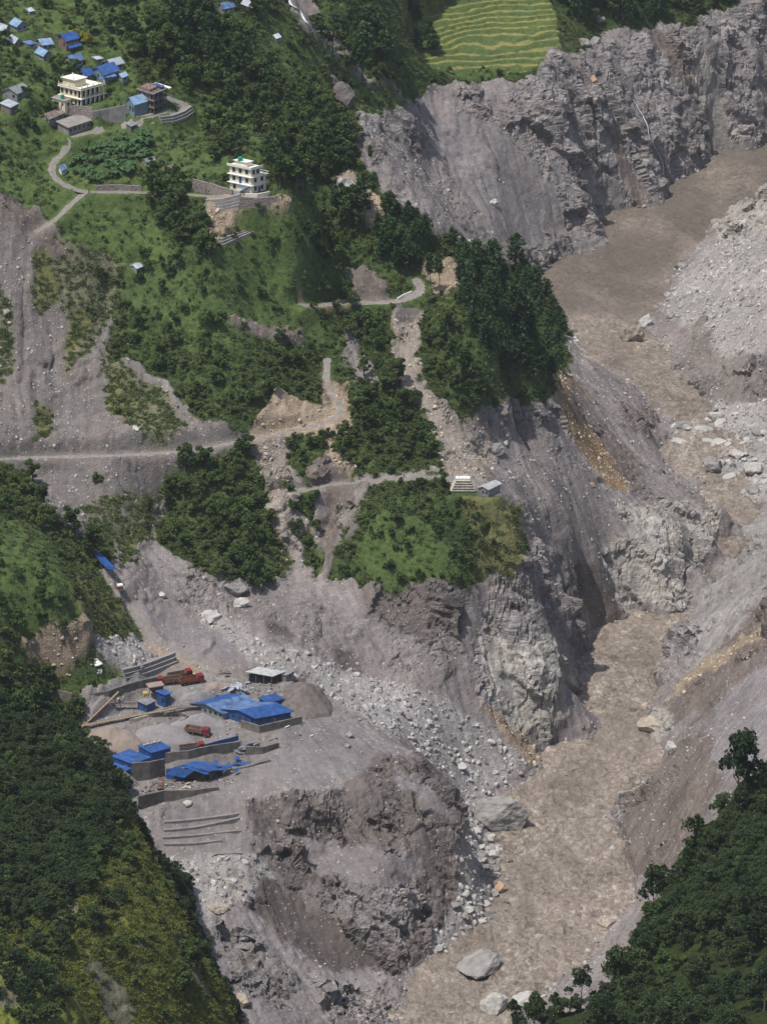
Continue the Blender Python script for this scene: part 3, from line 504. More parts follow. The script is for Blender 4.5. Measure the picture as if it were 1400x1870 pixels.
M_GREYW = mat('grey_wall', (.22, .23, .24), .8, .2, .7); M_TIMBER = mat('timber', (.22, .175, .125), .8, .3, 1.5); M_BLUEW = mat('blue_wall', (.03, .085, .25), .5, .2, .6); M_SLATEW = mat('blue_grey_wall', (.16, .22, .27), .6, .15, .6)
M_DARK = mat('dark_opening', (.018, .018, .02), .4, .1, 1); M_GLASS = mat('window_glass', (.03, .035, .04), .15, .1, 1, spec=.6); M_RED = mat('red_paint', (.20, .018, .02), .4, .3, 1.5, spec=.5); M_ORANGE = mat('orange_paint', (.22, .085, .04), .5, .3, 1.5)  # dark_opening paints the shade of openings and interiors near-black
M_BROWNST = mat('rusted_steel', (.12, .07, .05), .7, .4, 2); M_STEEL = mat('grey_steel', (.16, .15, .14), .6, .3, 2); M_TYRE = mat('tyre_rubber', (.02, .02, .02), .8, .2, 3); M_GREEN = mat('green_plastic', (.02, .30, .17), .4, .1, 1)
M_BEDP = mat('worn_bed_paint', (.17, .11, .085), .8, .45, 2); M_GABION = mat('gabion_stone', (.25, .235, .225), .95, .45, 2.6, bump=.35); M_RUBW = mat('rubble_wall', (.235, .2, .185), .95, .45, 1.6, bump=.35)
M_GRAV = mat('grey_gravel', (.23, .215, .215), .95, .12, 1.0, bump=.12); M_TANSAND = mat('tan_sand', (.255, .205, .17), .95, .12, .8, bump=.12); M_BOARD = mat('pale_board', (.40, .36, .29), .8, .3, .8)
M_FALL = mat('falling_water', (.62, .64, .66), .3, .2, 1); M_SKIN = mat('skin', (.25, .14, .09), .6, .05, 2); M_HAIR = mat('black_hair', (.01, .01, .01), .6, .1, 2); M_CLR = mat('red_cloth', (.45, .04, .03), .8, .1, 2); M_CLB = mat('blue_cloth', (.03, .08, .4), .8, .1, 2); M_CLD = mat('dark_cloth', (.04, .04, .05), .8, .1, 2)
M_LYEL = mat('faded_yellow', (.42, .30, .10), .6, .3, 1)
M_MUD = mat('dried_mud', (.195, .18, .176), .95, .2, .7, bump=.2)
M_MUDD = mat('brown_mud', (.135, .115, .105), .95, .3, .5, bump=.4)
M_WTIN = sheet_mat('weathered_white_tin', (.52, .53, .52), .5, 0, .25)
for a_ in [(150,190,8),(279,200,6.5),(255,205,5),(452,350,7),(200,140,5),(30,178,5),(18,205,4),(95,218,5),(135,242,6.5),(130,92,5),(135,120,4),(82,88,4),(80,108,4),(35,58,4),(8,66,3.5),(30,86,3),(155,148,4),(210,128,4),(270,300,3),(310,314,3),(413,22,4),(458,22,4.5),(892,905,4),(845,898,5),
           (440,1318,12),(500,1318,9),(240,1410,9),(290,1400,8),(360,1420,9),(485,1245,6),(270,1298,6),(300,1290,5),(360,1342,8),(350,1370,7),(315,1252,7),(350,1252,7),(250,490,3)]: pad(*a_)
# ------------------------------------------------------------ the ground sheet
gy_, gx_ = np.gradient(GZ); gx_ /= np.gradient(GX, axis=1); gy_ /= np.gradient(GY, axis=0)
nl = np.sqrt(gx_ ** 2 + gy_ ** 2 + 1); NX_, NY_, NZ_ = -gx_ / nl, -gy_ / nl, 1 / nl
# bedding planes dip to the right: rock relief in turned, squashed coordinates
a = R(24); bx = GX * math.cos(a) - GZ * math.sin(a); bz = GX * math.sin(a) + GZ * math.cos(a)
rk = fbm(bx * .8, GY * .8, 13, 5, 80, z=bz * 2.2, ridged=True, gain=.55)
rk2 = fbm(bx, GY, 26, 2, 90, z=bz, gain=.5)
blk = fbm(bx * .5, GY * .5, 3.2, 2, 95, z=bz * 1.6, ridged=True)
disp = (rk * 1.1 + rk2 * 2.0 + blk * .25) * np.clip(rough - .15, 0, 3) * keep * np.clip(GZ * .5 + 1, 0.15, 1)
disp *= 1 - .6 * nearhill
fm = (rough > .3) & (U0 > -150) & (U0 < 1550) & (V0 > -120) & (V0 < 2050)
px, py, pz = bx[fm] * .9, GY[fm] * .8, bz[fm] * 1.5
dd = px * .64 - py * .2 - pz * .742; px = px - .5 * dd * .64; py = py + .5 * dd * .2; pz = pz + .5 * dd * .742
px = px + 2.2 * perlin(GX[fm] / 9, GY[fm] / 9, GZ[fm] / 9, 501); py = py + 2.2 * perlin(GX[fm] / 9, GY[fm] / 9, GZ[fm] / 9, 531); pz = pz + 2.6 * perlin(GX[fm] / 8, GY[fm] / 8, GZ[fm] / 8, 561)
wx, wy_ = w1[fm] * 6, w2[fm] * 6
fa = facets(px + wx, py + wy_, pz, 15, 1); fb = facets(px + wx, py, pz + wy_, 6, 2); fc = facets(px, py + wy_ * .3, pz, 2.6, 3)
ra = np.clip(rough[fm] - .15, 0, 3) ** .85
ck = np.clip(1 - np.abs(perlin((px + wx) / 11, py / 11, pz / 11, 301)) / .05, 0, 1) + .6 * np.clip(1 - np.abs(perlin((px + wx) / 5.5, py / 5.5, pz / 4, 331)) / .07, 0, 1)
disp[fm] -= ck * 1.5 * np.clip(rough[fm] - .35, 0, 1.2) * keep[fm] * np.clip(GZ[fm] * .4, 0, 1)
disp[fm] += (fa * 3.1 + fb * 1.1 + fc * .22) * ra * keep[fm] * np.clip(GZ[fm] * .4 + 1, .2, 1)
small = (fbm(GX, GY, 2.6, 3, 51) * .22 + fbm(GX, GY, 5, 4, 57, ridged=True) * .35 * (1 - green) * np.clip(rough * 1.5, 0, 1)) * keep * (1 - field * .7) * (GZ > -2)
VX, VY, VZ = GX + NX_ * disp, GY + NY_ * disp, GZ + NZ_ * disp + small
VY = np.clip(VY, 0, None)
slope = np.hypot(gx_, gy_)
# left hill: rocky flank with grass, its sunlit look painted into the albedo
if True:
    fl = np.zeros_like(GZ); d = distline(GX[hillL], GY[hillL], LHL); lim = np.interp(GY[hillL], [1060, 1110, 1170, 1200], [62, 40, 14, 4])
    fl[hillL] = 1 - sstep(lim * .8, lim * 1.1, d + 10 * w1[hillL]); fl *= GY < 1200
    alb = alb * (1 - fl[..., None]) + np.array([.13, .15, .035]) * fl[..., None]
    rk_ = hillL * sstep(.2, .3, w2 + .06 * fl) * fl * .7; alb = alb * (1 - rk_[..., None]) + np.array([.12, .11, .10]) * rk_[..., None]; green = green * (1 - rk_)
wet = (1 - sstep(.3, 1.3, VZ)) * (1 - green)        # mud-wet stones along the waterline
alb = alb * (1 - .45 * wet[..., None])
ground = struct(grid_obj('ground', VX, VY, VZ, ground_mat()))
def pt_attr(o, name, arr):
    at = o.data.attributes.new(name, 'FLOAT_COLOR', 'POINT'); n_ = arr.shape[0] * arr.shape[1]
    at.data.foreach_set('color', np.concatenate([arr.reshape(n_, 3), np.ones((n_, 1))], 1).astype(np.float32).ravel())
pt_attr(ground, 'flow', np.dstack([AX, AY, 0 * AX])); pt_attr(ground, 'albedo', alb); pt_attr(ground, 'cover', np.dstack([green, np.clip(stn, 0, 1), np.clip(rough / 2.5, 0, 1)]))
sm = np.ones(len(ground.data.polygons), bool); rr_ = rough[:-1, :-1].ravel(); sm[rr_ > .62] = False; ground.data.polygons.foreach_set('use_smooth', sm)
GZ = np.array(GZ)                                  # heights used for standing things on the ground
GT = GZ + small
def zat(x, y): return float(samp(GT, x, y))
def on(u, v):
    dx, dy, dz = ray(u, v); t = YM / dy; x = dx * t; z = HC + dz * t; g = samp(GT, x, YM); k = np.nonzero(z < g)[0]
    k = k[0] if len(k) else len(YM) - 1
    return Vector((float(x[k]), float(YM[k]), float(g[k])))
def on_many(U, V):
    a = (U - 700.0) / FP; b = -(V - 935.0) / FP; dy = CT + b * ST; dz = -ST + b * CT
    out = np.zeros((len(U), 3)); done = np.zeros(len(U), bool)
    for y in YM[::2]:
        t = y / dy; x = a * t; z = HC + dz * t; g = samp(GT, x, np.full(len(U), y)); h_ = (~done) & (z < g)
        out[h_] = np.stack([x, np.full(len(U), y), g], 1)[h_]; done |= h_
    return out, done
for kind, hw, c in tracks:
    vs, fs = [], []
    for i in range(len(c)):
        d = c[min(i + 1, len(c) - 1)] - c[max(i - 1, 0)]; L = math.hypot(d[0], d[1]) + 1e-6; nx, ny = -d[1] / L, d[0] / L
        wv = hw * (1 + .15 * math.sin(i * 1.7) + .1 * math.sin(i * .61))
        for k in (-1, -.33, .33, 1):
            x, y = c[i][0] + nx * wv * k, c[i][1] + ny * wv * k
            vs.append((x, y, max(zat(x, y), c[i][2] - .25) + .09 + (.05 if abs(k) < .5 else -.12)))
    for i in range(len(c) - 1):
        for k in range(3): fs.append((i * 4 + k, i * 4 + k + 1, i * 4 + k + 5, i * 4 + k + 4))
    struct(mesh_obj(kind, vs, fs, M_PATH if kind == 'path' else M_ROAD, smooth=True))
# ------------------------------------------------------------ river
def river_mat():
    m = bpy.data.materials.new("muddy_water"); m.use_nodes = True; n = m.node_tree.nodes; l = m.node_tree.links; b = n['Principled BSDF']
    b.inputs['Roughness'].default_value = .24; b.inputs['IOR'].default_value = 1.33
    g = n.new('ShaderNodeNewGeometry'); mp = n.new('ShaderNodeMapping'); mp.inputs['Scale'].default_value = (1, .62, 1); l.new(g.outputs['Position'], mp.inputs[0])
    def nz(s, d, r, dist=0):
        t = n.new('ShaderNodeTexNoise'); t.inputs['Scale'].default_value = s; t.inputs['Detail'].default_value = d; t.inputs['Roughness'].default_value = r; t.inputs['Distortion'].default_value = dist; l.new(mp.outputs[0], t.inputs[0]); return t.outputs[0]
    big = nz(.045, 4, .6, 1.5); mid = nz(.55, 7, .74, .9)
    at = n.new('ShaderNodeAttribute'); at.attribute_name = 'froth'
    r = n.new('ShaderNodeValToRGB'); e = r.color_ramp.elements; e[0].position = .22; e[0].color = (.085, .066, .050, 1); e[1].position = .6; e[1].color = (.27, .226, .186, 1)  # ramp's dark end paints wave shadows, the pale end is foam
    x = e.new(.45); x.color = (.20, .167, .139, 1); x = e.new(.8); x.color = (.44, .39, .335, 1)
    ad = n.new('ShaderNodeMath'); ad.operation = 'MULTIPLY_ADD'; l.new(mid, ad.inputs[0]); ad.inputs[1].default_value = 1.8
    a2 = n.new('ShaderNodeMath'); a2.operation = 'MULTIPLY_ADD'; l.new(big, a2.inputs[0]); a2.inputs[1].default_value = .7; a2.inputs[2].default_value = -.75; l.new(a2.outputs[0], ad.inputs[2])
    # calm water keeps one tone, rapids show all of it
    cm = n.new('ShaderNodeMix'); cm.data_type = 'FLOAT'; l.new(at.outputs['Fac'], cm.inputs[0]); cm.inputs[2].default_value = .47
    cc = n.new('ShaderNodeMix'); cc.data_type = 'FLOAT'; cc.inputs[0].default_value = .35; cc.inputs[2].default_value = .47; l.new(ad.outputs[0], cc.inputs[3]); l.new(cc.outputs[0], cm.inputs[2]); l.new(ad.outputs[0], cm.inputs[3])
    l.new(cm.outputs[0], r.inputs[0]); dk = n.new('ShaderNodeMapRange'); l.new(at.outputs['Fac'], dk.inputs[0]); dk.inputs[1].default_value = .1; dk.inputs[2].default_value = .7; dk.inputs[3].default_value = .66; dk.inputs[4].default_value = 1.03
    sc_ = n.new('ShaderNodeVectorMath'); sc_.operation = 'SCALE'; l.new(r.outputs[0], sc_.inputs[0]); l.new(dk.outputs[0], sc_.inputs['Scale']); l.new(sc_.outputs[0], b.inputs['Base Color'])
    bp = n.new('ShaderNodeBump'); bp.inputs['Distance'].default_value = .8; bp.inputs['Strength'].default_value = .9; l.new(mid, bp.inputs['Height']); l.new(bp.outputs[0], b.inputs['Normal'])
    return m
ry = np.arange(800, 2200, .8); rx = np.arange(-60, 340, .8)
RX, RY = np.meshgrid(rx, ry)
wv = .75 * fbm(RX + 4 * fbm(RX, RY, 20, 2, 240), RY * .7, 4.6, 4, 201, ridged=True, gain=.6) + .7 * fbm(RX, RY * .6, 12, 3, 233, ridged=True) + .35 * fbm(RX * .7, RY, 14, 2, 210)
ru, rv = proj(RX, RY, 0 * RX)
fr_ = np.clip(1 - np.exp(-((rv - 450) / 200.0) ** 2 * 0) * 0 - sstep(560, 640, -rv + 1200) * 0, 0, 1)
froth = np.clip(.8 - .6 * (1 - sstep(520, 640, rv)) + 1.0 * fbm(RX + 6 * fbm(RX, RY, 15, 2, 260), RY * .7, 30, 4, 220), .05, 1.25)
RZ = wv * (.35 + .75 * froth) - .05
riv = grid_obj('river', RX, RY, RZ, river_mat())
at = riv.data.attributes.new('froth', 'FLOAT', 'POINT'); at.data.foreach_set('value', froth.astype(np.float32).ravel())
struct(riv)
# ------------------------------------------------------------ plants
def leaf_mat(name, c1, c2, spread=.35):
    m = bpy.data.materials.new(name); m.use_nodes = True; n = m.node_tree.nodes; l = m.node_tree.links; b = n['Principled BSDF']
    b.inputs['Roughness'].default_value = .6; b.inputs['Specular IOR Level'].default_value = .25
    oi = n.new('ShaderNodeObjectInfo'); tc = n.new('ShaderNodeTexCoord'); nz = n.new('ShaderNodeTexNoise'); nz.inputs['Scale'].default_value = .9; nz.inputs['Detail'].default_value = 4
    l.new(tc.outputs['Object'], nz.inputs[0])
    ad = n.new('ShaderNodeMath'); ad.operation = 'MULTIPLY_ADD'; l.new(oi.outputs['Random'], ad.inputs[0]); ad.inputs[1].default_value = .7
    s2 = n.new('ShaderNodeMath'); s2.operation = 'MULTIPLY_ADD'; l.new(nz.outputs[0], s2.inputs[0]); s2.inputs[1].default_value = 1.4; s2.inputs[2].default_value = -.55
    l.new(s2.outputs[0], ad.inputs[2])
    r = n.new('ShaderNodeMix'); r.data_type = 'RGBA'; l.new(ad.outputs[0], r.inputs[0]); r.inputs[6].default_value = (*c1, 1); r.inputs[7].default_value = (*c2, 1)
    l.new(r.outputs[2], b.inputs['Base Color'])
    tr = n.new('ShaderNodeBsdfTranslucent'); l.new(r.outputs[2], tr.inputs[0]); mx = n.new('ShaderNodeMixShader'); mx.inputs[0].default_value = .22
    l.new(b.outputs[0], mx.inputs[1]); l.new(tr.outputs[0], mx.inputs[2]); l.new(mx.outputs[0], n['Material Output'].inputs[0])
    return m
M_LEAF = leaf_mat('broad_leaves', (.022, .046, .010), (.085, .125, .028))
M_EVER = leaf_mat('evergreen_leaves', (.012, .026, .008), (.048, .072, .018))
M_PINE = leaf_mat('pine_needles', (.018, .046, .015), (.055, .10, .028))
M_BUSH = leaf_mat('bush_leaves', (.036, .062, .014), (.12, .15, .04))
M_WEED = leaf_mat('tall_grass', (.055, .085, .026), (.115, .14, .045))
M_BANANA = leaf_mat('banana_leaves', (.035, .085, .03), (.08, .15, .05))
M_DUSTY = leaf_mat('dusty_leaves', (.10, .10, .075), (.16, .15, .12))
M_BARK = mat('bark', (.12, .095, .075), .9, .3, 2)
def np_mesh(name, V, F, m):
    me = bpy.data.meshes.new(name); V = np.asarray(V, np.float32); F = np.asarray(F, np.int32); k = F.shape[1]
    me.vertices.add(len(V)); me.vertices.foreach_set('co', V.ravel()); me.loops.add(F.size); me.loops.foreach_set('vertex_index', F.ravel())
    me.polygons.add(len(F)); me.polygons.foreach_set('loop_start', np.arange(0, F.size, k, dtype=np.int32)); me.update(); me.validate(); me.materials.append(m); return me
def leaves(rs, C, size, up=.5, stretch=1.5):       # one quad per centre
    n = len(C); nrm = rs.randn(n, 3); nrm[:, 2] = np.abs(nrm[:, 2]) * (1 + up) + up; nrm /= np.linalg.norm(nrm, axis=1)[:, None]
    t = np.cross(nrm, rs.randn(n, 3)); t /= np.linalg.norm(t, axis=1)[:, None]; b = np.cross(nrm, t)
    s = (size * (.6 + .8 * rs.rand(n)))[:, None]; t = t * s * stretch * .5; b = b * s * .5
    V = np.stack([C - t, C - b * .8 + t * .1, C + t, C + b], 1).reshape(-1, 3); return V, np.arange(4 * n).reshape(n, 4)
def crown_broad(seed, H=8.0, Rr=3.4, base=2.2, nl=11, per=130, size=.62, m=None):
    rs = np.random.RandomState(seed); C = []
    for i in range(nl):
        a = rs.rand() * 6.28; h = rs.rand(); rr = Rr * (1 - .5 * h) * (.3 + .85 * rs.rand())
        c = np.array([math.cos(a) * rr, math.sin(a) * rr, base + (H - base) * (.15 + .8 * h)]); r = Rr * (.2 + .36 * rs.rand() ** 1.3) * (1 - .25 * h)
        d = rs.randn(per, 3); d /= np.linalg.norm(d, axis=1)[:, None]; d[:, 2] = np.where(d[:, 2] < -.35, -d[:, 2], d[:, 2])
        C.append(c + d * (r * (.6 + .55 * rs.rand(per)))[:, None] * [1, 1, .8])
    V, F = leaves(rs, np.vstack(C), size); return np_mesh('crown', V, F, m or M_LEAF)
def crown_pine(seed, H=15.0, Rr=3.2, base=5.0, size=.6):
    rs = np.random.RandomState(seed); C = []; n = 46
    for i in range(n):
        h = (i + rs.rand()) / n; z = base + (H - base) * h; rr = Rr * (1 - h ** 1.7) ** .6 * (.55 + .45 * min(1, h * 4)) * (.5 + .65 * rs.rand()) + .25; a = i * 2.4 + rs.rand()
        tip = np.array([math.cos(a) * rr, math.sin(a) * rr, z + .25 * rr])
        k = int(12 + 14 * rr / Rr); t = (.35 + .65 * rs.rand(k))[:, None]; C.append(np.array([0, 0, z]) + (tip - [0, 0, z]) * t + rs.randn(k, 3) * [.42, .42, .3])
    V, F = leaves(rs, np.vstack(C), size, .2, 1.8); return np_mesh('crown', V, F, M_PINE)
def tube(V, F, p, r, n=6):
    o = len(V)
    for i, (q, rr) in enumerate(zip(p, r)):
        d = Vector(p[min(i + 1, len(p) - 1)]) - Vector(p[max(i - 1, 0)]); a = d.orthogonal().normalized(); b = d.cross(a).normalized()
        for k in range(n): V.append(tuple(Vector(q) + (a * math.cos(6.283 * k / n) + b * math.sin(6.283 * k / n)) * rr))
    for i in range(len(p) - 1):
        for k in range(n): F.append((o + i * n + k, o + i * n + (k + 1) % n, o + (i + 1) * n + (k + 1) % n, o + (i + 1) * n + k))
    F.append(tuple(o + (len(p) - 1) * n + k for k in range(n)))
def trunk_mesh(seed, H, r0, limbs=6, spread=2.0, lo=.3):
    rs = random.Random(seed); V, F = [], []
    pts_ = [(rs.uniform(-.03, .03) * H * t, rs.uniform(-.03, .03) * H * t, H * t - .6 * (t == 0)) for t in (0, .2, .4, .6, .8, 1)]
    tube(V, F, pts_, [r0 * (1 - .85 * t) for t in (0, .2, .4, .6, .8, 1)])
    for i in range(limbs):
        t = lo + (.9 - lo) * i / limbs; a = i * 2.4 + rs.random(); z = H * t; L = spread * (1 - t * .6)
        tube(V, F, [(0, 0, z), (math.cos(a) * L * .5, math.sin(a) * L * .5, z + L * .3), (math.cos(a) * L, math.sin(a) * L, z + L * .7)], [r0 * .4, r0 * .25, r0 * .08], 5)
    me = bpy.data.meshes.new('trunk'); me.from_pydata(V, [], F); me.update(); me.materials.append(M_BARK); return me
KIND = {
 'broadleaf_tree': [(crown_broad(10 + i, 8 + i % 3, 3.2 + .25 * i), trunk_mesh(i, 6.5, .28)) for i in range(5)],
 'evergreen_tree': [(crown_broad(210 + i, 7.5 + i % 3, 3.4 + .3 * i, 1.2, 15, 120, .5, M_EVER), trunk_mesh(i + 5, 6.0, .28)) for i in range(5)],
 'pine_tree': [(crown_pine(30 + i, 11.5 + i, 3.5 + .2 * i, 2.6 + i * .5), trunk_mesh(40 + i, 10.5 + i, .26, 8, 1.6, .35)) for i in range(4)],
 'slender_pine': [(crown_pine(60 + i, 16, 2.1, 8.5, .55), trunk_mesh(70 + i, 15.5, .22, 5, 1.3, .55)) for i in range(2)],
 'shrub': [(crown_broad(80 + i, 2.6, 1.7, .1, 7, 70, .42, M_BUSH), trunk_mesh(90 + i, 1.6, .08, 4, .9, .1)) for i in range(4)],
 'bush': [(crown_broad(100 + i, 4.4, 2.6, .3, 9, 100, .52, M_LEAF), trunk_mesh(110 + i, 3, .14, 5, 1.4, .15)) for i in range(4)],
 'dusty_bush': [(crown_broad(130 + i, 3.6, 2.0, .3, 7, 60, .4, M_DUSTY), trunk_mesh(133 + i, 3, .1, 6, 1.5, .15)) for i in range(2)],
}
def banana_mesh(seed):
    rs = random.Random(seed); V, F = [], []
    for s in range(5):
        cx, cy = (rs.uniform(-1.2, 1.2), rs.uniform(-1.2, 1.2)) if s else (0, 0); h = rs.uniform(1.8, 3.0)
        for k in range(7):
            a = k * .9 + rs.random(); L = rs.uniform(1.5, 2.2); o = len(V); ca, sa = math.cos(a), math.sin(a)
            for j in range(4):
                t = j / 3; x = L * t * .8; z = h + L * (.75 * t - .75 * t * t * 1.1); w = .38 * math.sin(math.pi * (t * .85 + .1))
                V += [(cx + ca * x - sa * w, cy + sa * x + ca * w, z), (cx + ca * x + sa * w, cy + sa * x - ca * w, z)]
            for j in range(3): F.append((o + 2 * j, o + 2 * j + 1, o + 2 * j + 3, o + 2 * j + 2))
    me = bpy.data.meshes.new('crown'); me.from_pydata(V, [], F); me.update(); me.materials.append(M_BANANA)
    V, F = [], []; tube(V, F, [(0, 0, -.4), (0, 0, 1.2), (.05, 0, 2.4)], [.16, .13, .08]); me2 = bpy.data.meshes.new('trunk'); me2.from_pydata(V, [], F); me2.materials.append(M_BANANA); return me, me2
KIND['banana_plant'] = [banana_mesh(i) for i in range(3)]
rnd = random.Random(7)
CATS = {'evergreen_tree': 'tree', 'broadleaf_tree': 'tree', 'pine_tree': 'pine tree', 'slender_pine': 'pine tree', 'shrub': 'shrub', 'bush': 'bush', 'dusty_bush': 'bush', 'banana_plant': 'banana plant'}
def plant(kind, p, s, label, group=None, sz=1.0, i=None):
    cr, tk = KIND[kind][rnd.randrange(len(KIND[kind])) if i is None else i]
    e = bpy.data.objects.new(kind, None); COL.objects.link(e); e.location = (p[0], p[1], p[2] - .15); e.rotation_euler = (rnd.uniform(-.05, .05), rnd.uniform(-.05, .05), rnd.random() * 6.28)
    s *= rnd.uniform(.9, 1.1); k_ = (.82, 1.3) if kind in ('evergreen_tree', 'broadleaf_tree', 'bush') else (.9, 1.12); e.scale = (s * rnd.uniform(.85, 1.15), s * rnd.uniform(.85, 1.15), s * sz * rnd.uniform(*k_)); e.empty_display_size = .5
    for nm, me in (('crown', cr), ('trunk', tk)):
        o = bpy.data.objects.new(nm, me); COL.objects.link(o); o.parent = e
    return tag(e, label, CATS[kind], group)
def scatter_px(poly, n, mind, seed):
    rs = random.Random(seed); us = [p[0] for p in poly]; vs = [p[1] for p in poly]; out = []; tries = 0
    while len(out) < n and tries < n * 60:
        tries += 1; u, v = rs.uniform(min(us), max(us)), rs.uniform(min(vs), max(vs)); ins = False
        for i in range(len(poly)):
            (x1, y1), (x2, y2) = poly[i], poly[(i + 1) % len(poly)]
            if (y1 > v) != (y2 > v) and u < (x2 - x1) * (v - y1) / (y2 - y1) + x1: ins = not ins
        if ins and all((u - a) ** 2 + ((v - b) * 1.4) ** 2 > mind ** 2 for a, b in out): out.append((u, v))
    return out
TREES = []
KN = {'evergreen_tree': ('dark evergreen tree', 'evergreen trees '), 'broadleaf_tree': ('dark broadleaf tree', 'broadleaf trees '), 'pine_tree': ('tall dark pine', 'pines '), 'slender_pine': ('slim pine', 'slim pines '), 'shrub': ('low green shrub', 'shrubs '), 'bush': ('dark rounded bush', 'bushes '), 'dusty_bush': ('grey dusty bush', 'dusty bushes '), 'banana_plant': ('banana plant', 'banana plants ')}
ORD = ['leftmost', 'second from left', 'third from left', 'fourth from left', 'fifth from left']
def grove(kinds, poly, n, mind, s0, s1, label, group, seed):
    by = {}
    for k, (u, v) in enumerate(scatter_px(poly, n, mind, seed)): by.setdefault(kinds[k % len(kinds)] if rnd.random() < .8 else kinds[0], []).append((u, v))
    for kd, L in by.items():
        L.sort(); nm, gp = KN[kd]; nv = sorted(p[1] for p in L); nu = [p[0] for p in L]; m = len(L)
        for i, (u, v) in enumerate(L):
            if m == 1: q = 'the only one'
            elif m <= 5: q = ORD[i] if i < m - 1 else 'rightmost'
            else:
                a_ = 'upper' if v < nv[m // 3] else 'lower' if v > nv[2 * m // 3] else 'middle'; b_ = 'left' if i < m // 3 else 'right' if i >= m - m // 3 else 'centre'
                q = 'at the ' + (a_ + ' ' + b_).replace('middle centre', 'centre').replace('upper centre', 'upper edge').replace('lower centre', 'lower edge').replace('middle left', 'left').replace('middle right', 'right')
            TREES.append((kd, on(u, v), rnd.uniform(s0, s1) * rnd.choice((.8, 1, 1, 1.2)), nm + ' ' + q + ', ' + label, gp + label))
B, PN, SH, BU = 'broadleaf_tree', 'pine_tree', 'shrub', 'bush'
GROVES = [
 ([B,B,B,PN],[(275,70),(330,50),(420,60),(470,120),(540,170),(600,185),(640,245),(648,300),(600,345),(560,355),(500,345),(478,260),(440,225),(400,190),(330,170),(290,140)],95,17,.75,1.15,'in the deep wood above the white house','w'),
 ([B],[(375,235),(430,225),(440,270),(425,315),(390,300)],9,15,.8,1.1,'in the clump left of the white house','w'),
 ([B],[(262,330),(300,325),(370,390),(385,470),(350,475),(300,420),(262,370)],26,15,.7,1.05,'in the strip of wood below the village path','w'),
 (['banana_plant'],[(130,300),(160,275),(230,250),(275,258),(272,290),(230,325),(170,340),(135,325)],70,9,.8,1.15,'inside the bend of the village path','w'),
 ([PN,B],[(610,385),(665,385),(660,440),(600,445)],6,20,.85,1.1,'on the rubble below the banded rock','w'),
 ([PN],[(675,430),(760,440),(765,500),(700,500),(670,470)],9,18,.7,1.0,'standing just above the gravel road bend','w'),
 ([B,BU],[(560,450),(620,440),(630,510),(570,495)],8,17,.7,.95,'on the slope left of the gravel road bend','w'),
 ([PN],[(840,490),(960,490),(1030,590),(1025,680),(980,725),(930,715),(900,660),(850,600),(830,540)],62,17,.7,1.0,'in the dense pine stand by the river','w'),
 ([B,BU],[(770,600),(820,600),(860,680),(900,735),(860,765),(820,730),(780,670)],20,16,.6,.95,'on the lower flank of the pine spur','w'),
 ([B,BU,SH],[(170,490),(300,470),(420,580),(580,640),(585,730),(500,765),(420,765),(330,720),(220,640)],36,26,.5,.9,'on the green slope above the long landslide','w'),
 ([B,BU],[(540,560),(590,540),(700,570),(720,640),(660,660),(600,610)],16,18,.6,.9,'between the two bends of the gravel road','w'),
 ([B],[(660,690),(720,670),(775,760),(790,840),(700,860),(650,800)],28,16,.7,1.0,'between the two debris chutes','w'),
 ([BU,B],[(530,820),(600,790),(640,850),(560,865)],10,15,.6,.85,'just below the lower road junction','w'),
 ([B,BU],[(305,880),(380,835),(455,835),(490,920),(495,1060),(440,1080),(370,1040),(300,990)],55,16,.7,1.0,'on the wooded knob below the lower road','w'),
 ([BU,SH],[(620,1030),(680,930),(760,890),(830,900),(900,960),(880,1050),(760,1060),(690,1075)],22,24,.5,.95,'on the green knob with the tin shed','w'),
 ([BU],[(525,900),(580,900),(575,1050),(545,1000)],7,17,.6,.9,'beside the stony chute','w'),
 ([B,BU],[(0,870),(60,880),(90,950),(205,985),(205,1040),(160,1030),(80,980),(0,930)],16,19,.75,1.05,'above the blue canopy','w'),
 ([BU,SH],[(0,960),(120,1040),(180,1140),(60,1180),(0,1180)],10,34,.6,1.0,'on the grassy bank below the blue canopy','w'),
 ([B,BU],[(0,1190),(40,1190),(100,1260),(160,1330),(60,1330),(0,1300)],18,19,.7,1.0,'behind the conveyor on the left','w'),
 ([B,B,PN],[(560,60),(640,40),(700,70),(730,130),(740,180),(690,190),(600,90)],26,17,.8,1.2,'across the gully from the village','w'),
 ([PN],[(740,30),(780,40),(805,95),(780,110)],5,16,.8,1.1,'at the left edge of the terraced fields','w'),
 ([B,B,PN],[(1000,-10),(1360,-20),(1340,5),(1240,40),(1180,50),(1110,40),(1060,45)],40,17,.8,1.2,'along the clifftop beyond the terraces','w'),
 ([B,BU],[(0,-10),(380,-10),(520,-10),(480,60),(380,30),(250,30),(260,130),(180,90)],24,28,.6,1.1,'on the hillside above the village','w'),
 ([B,BU],[(0,60),(140,130),(170,150),(100,200),(60,240),(130,270),(40,290),(0,240)],17,26,.5,.9,'among the small houses of the village','w'),
 ([B],[(210,60),(330,60),(290,150),(220,90)],10,22,.8,1.1,'right of the village houses','w'),
 ([SH,BU],[(480,60),(580,90),(680,200),(600,170),(520,130)],18,20,.7,1.2,'on the open slope left of the gully','w'),
 ([SH,BU],[(430,370),(560,380),(600,440),(540,540),(450,540),(400,470)],16,28,.5,.9,'on the rough grass below the gabions','w'),
 ([PN],[(700,400),(830,440),(860,480),(760,440)],5,22,.6,.85,'along the brink of the grey slope','w'),
 ([SH,BU],[(660,320),(760,400),(740,410),(690,370)],10,14,.7,1.1,'at the crest beside the grey slope','w'),
 ([B,BU],[(610,790),(650,800),(650,860)],4,16,.6,.8,'by the road junction','w'),
]
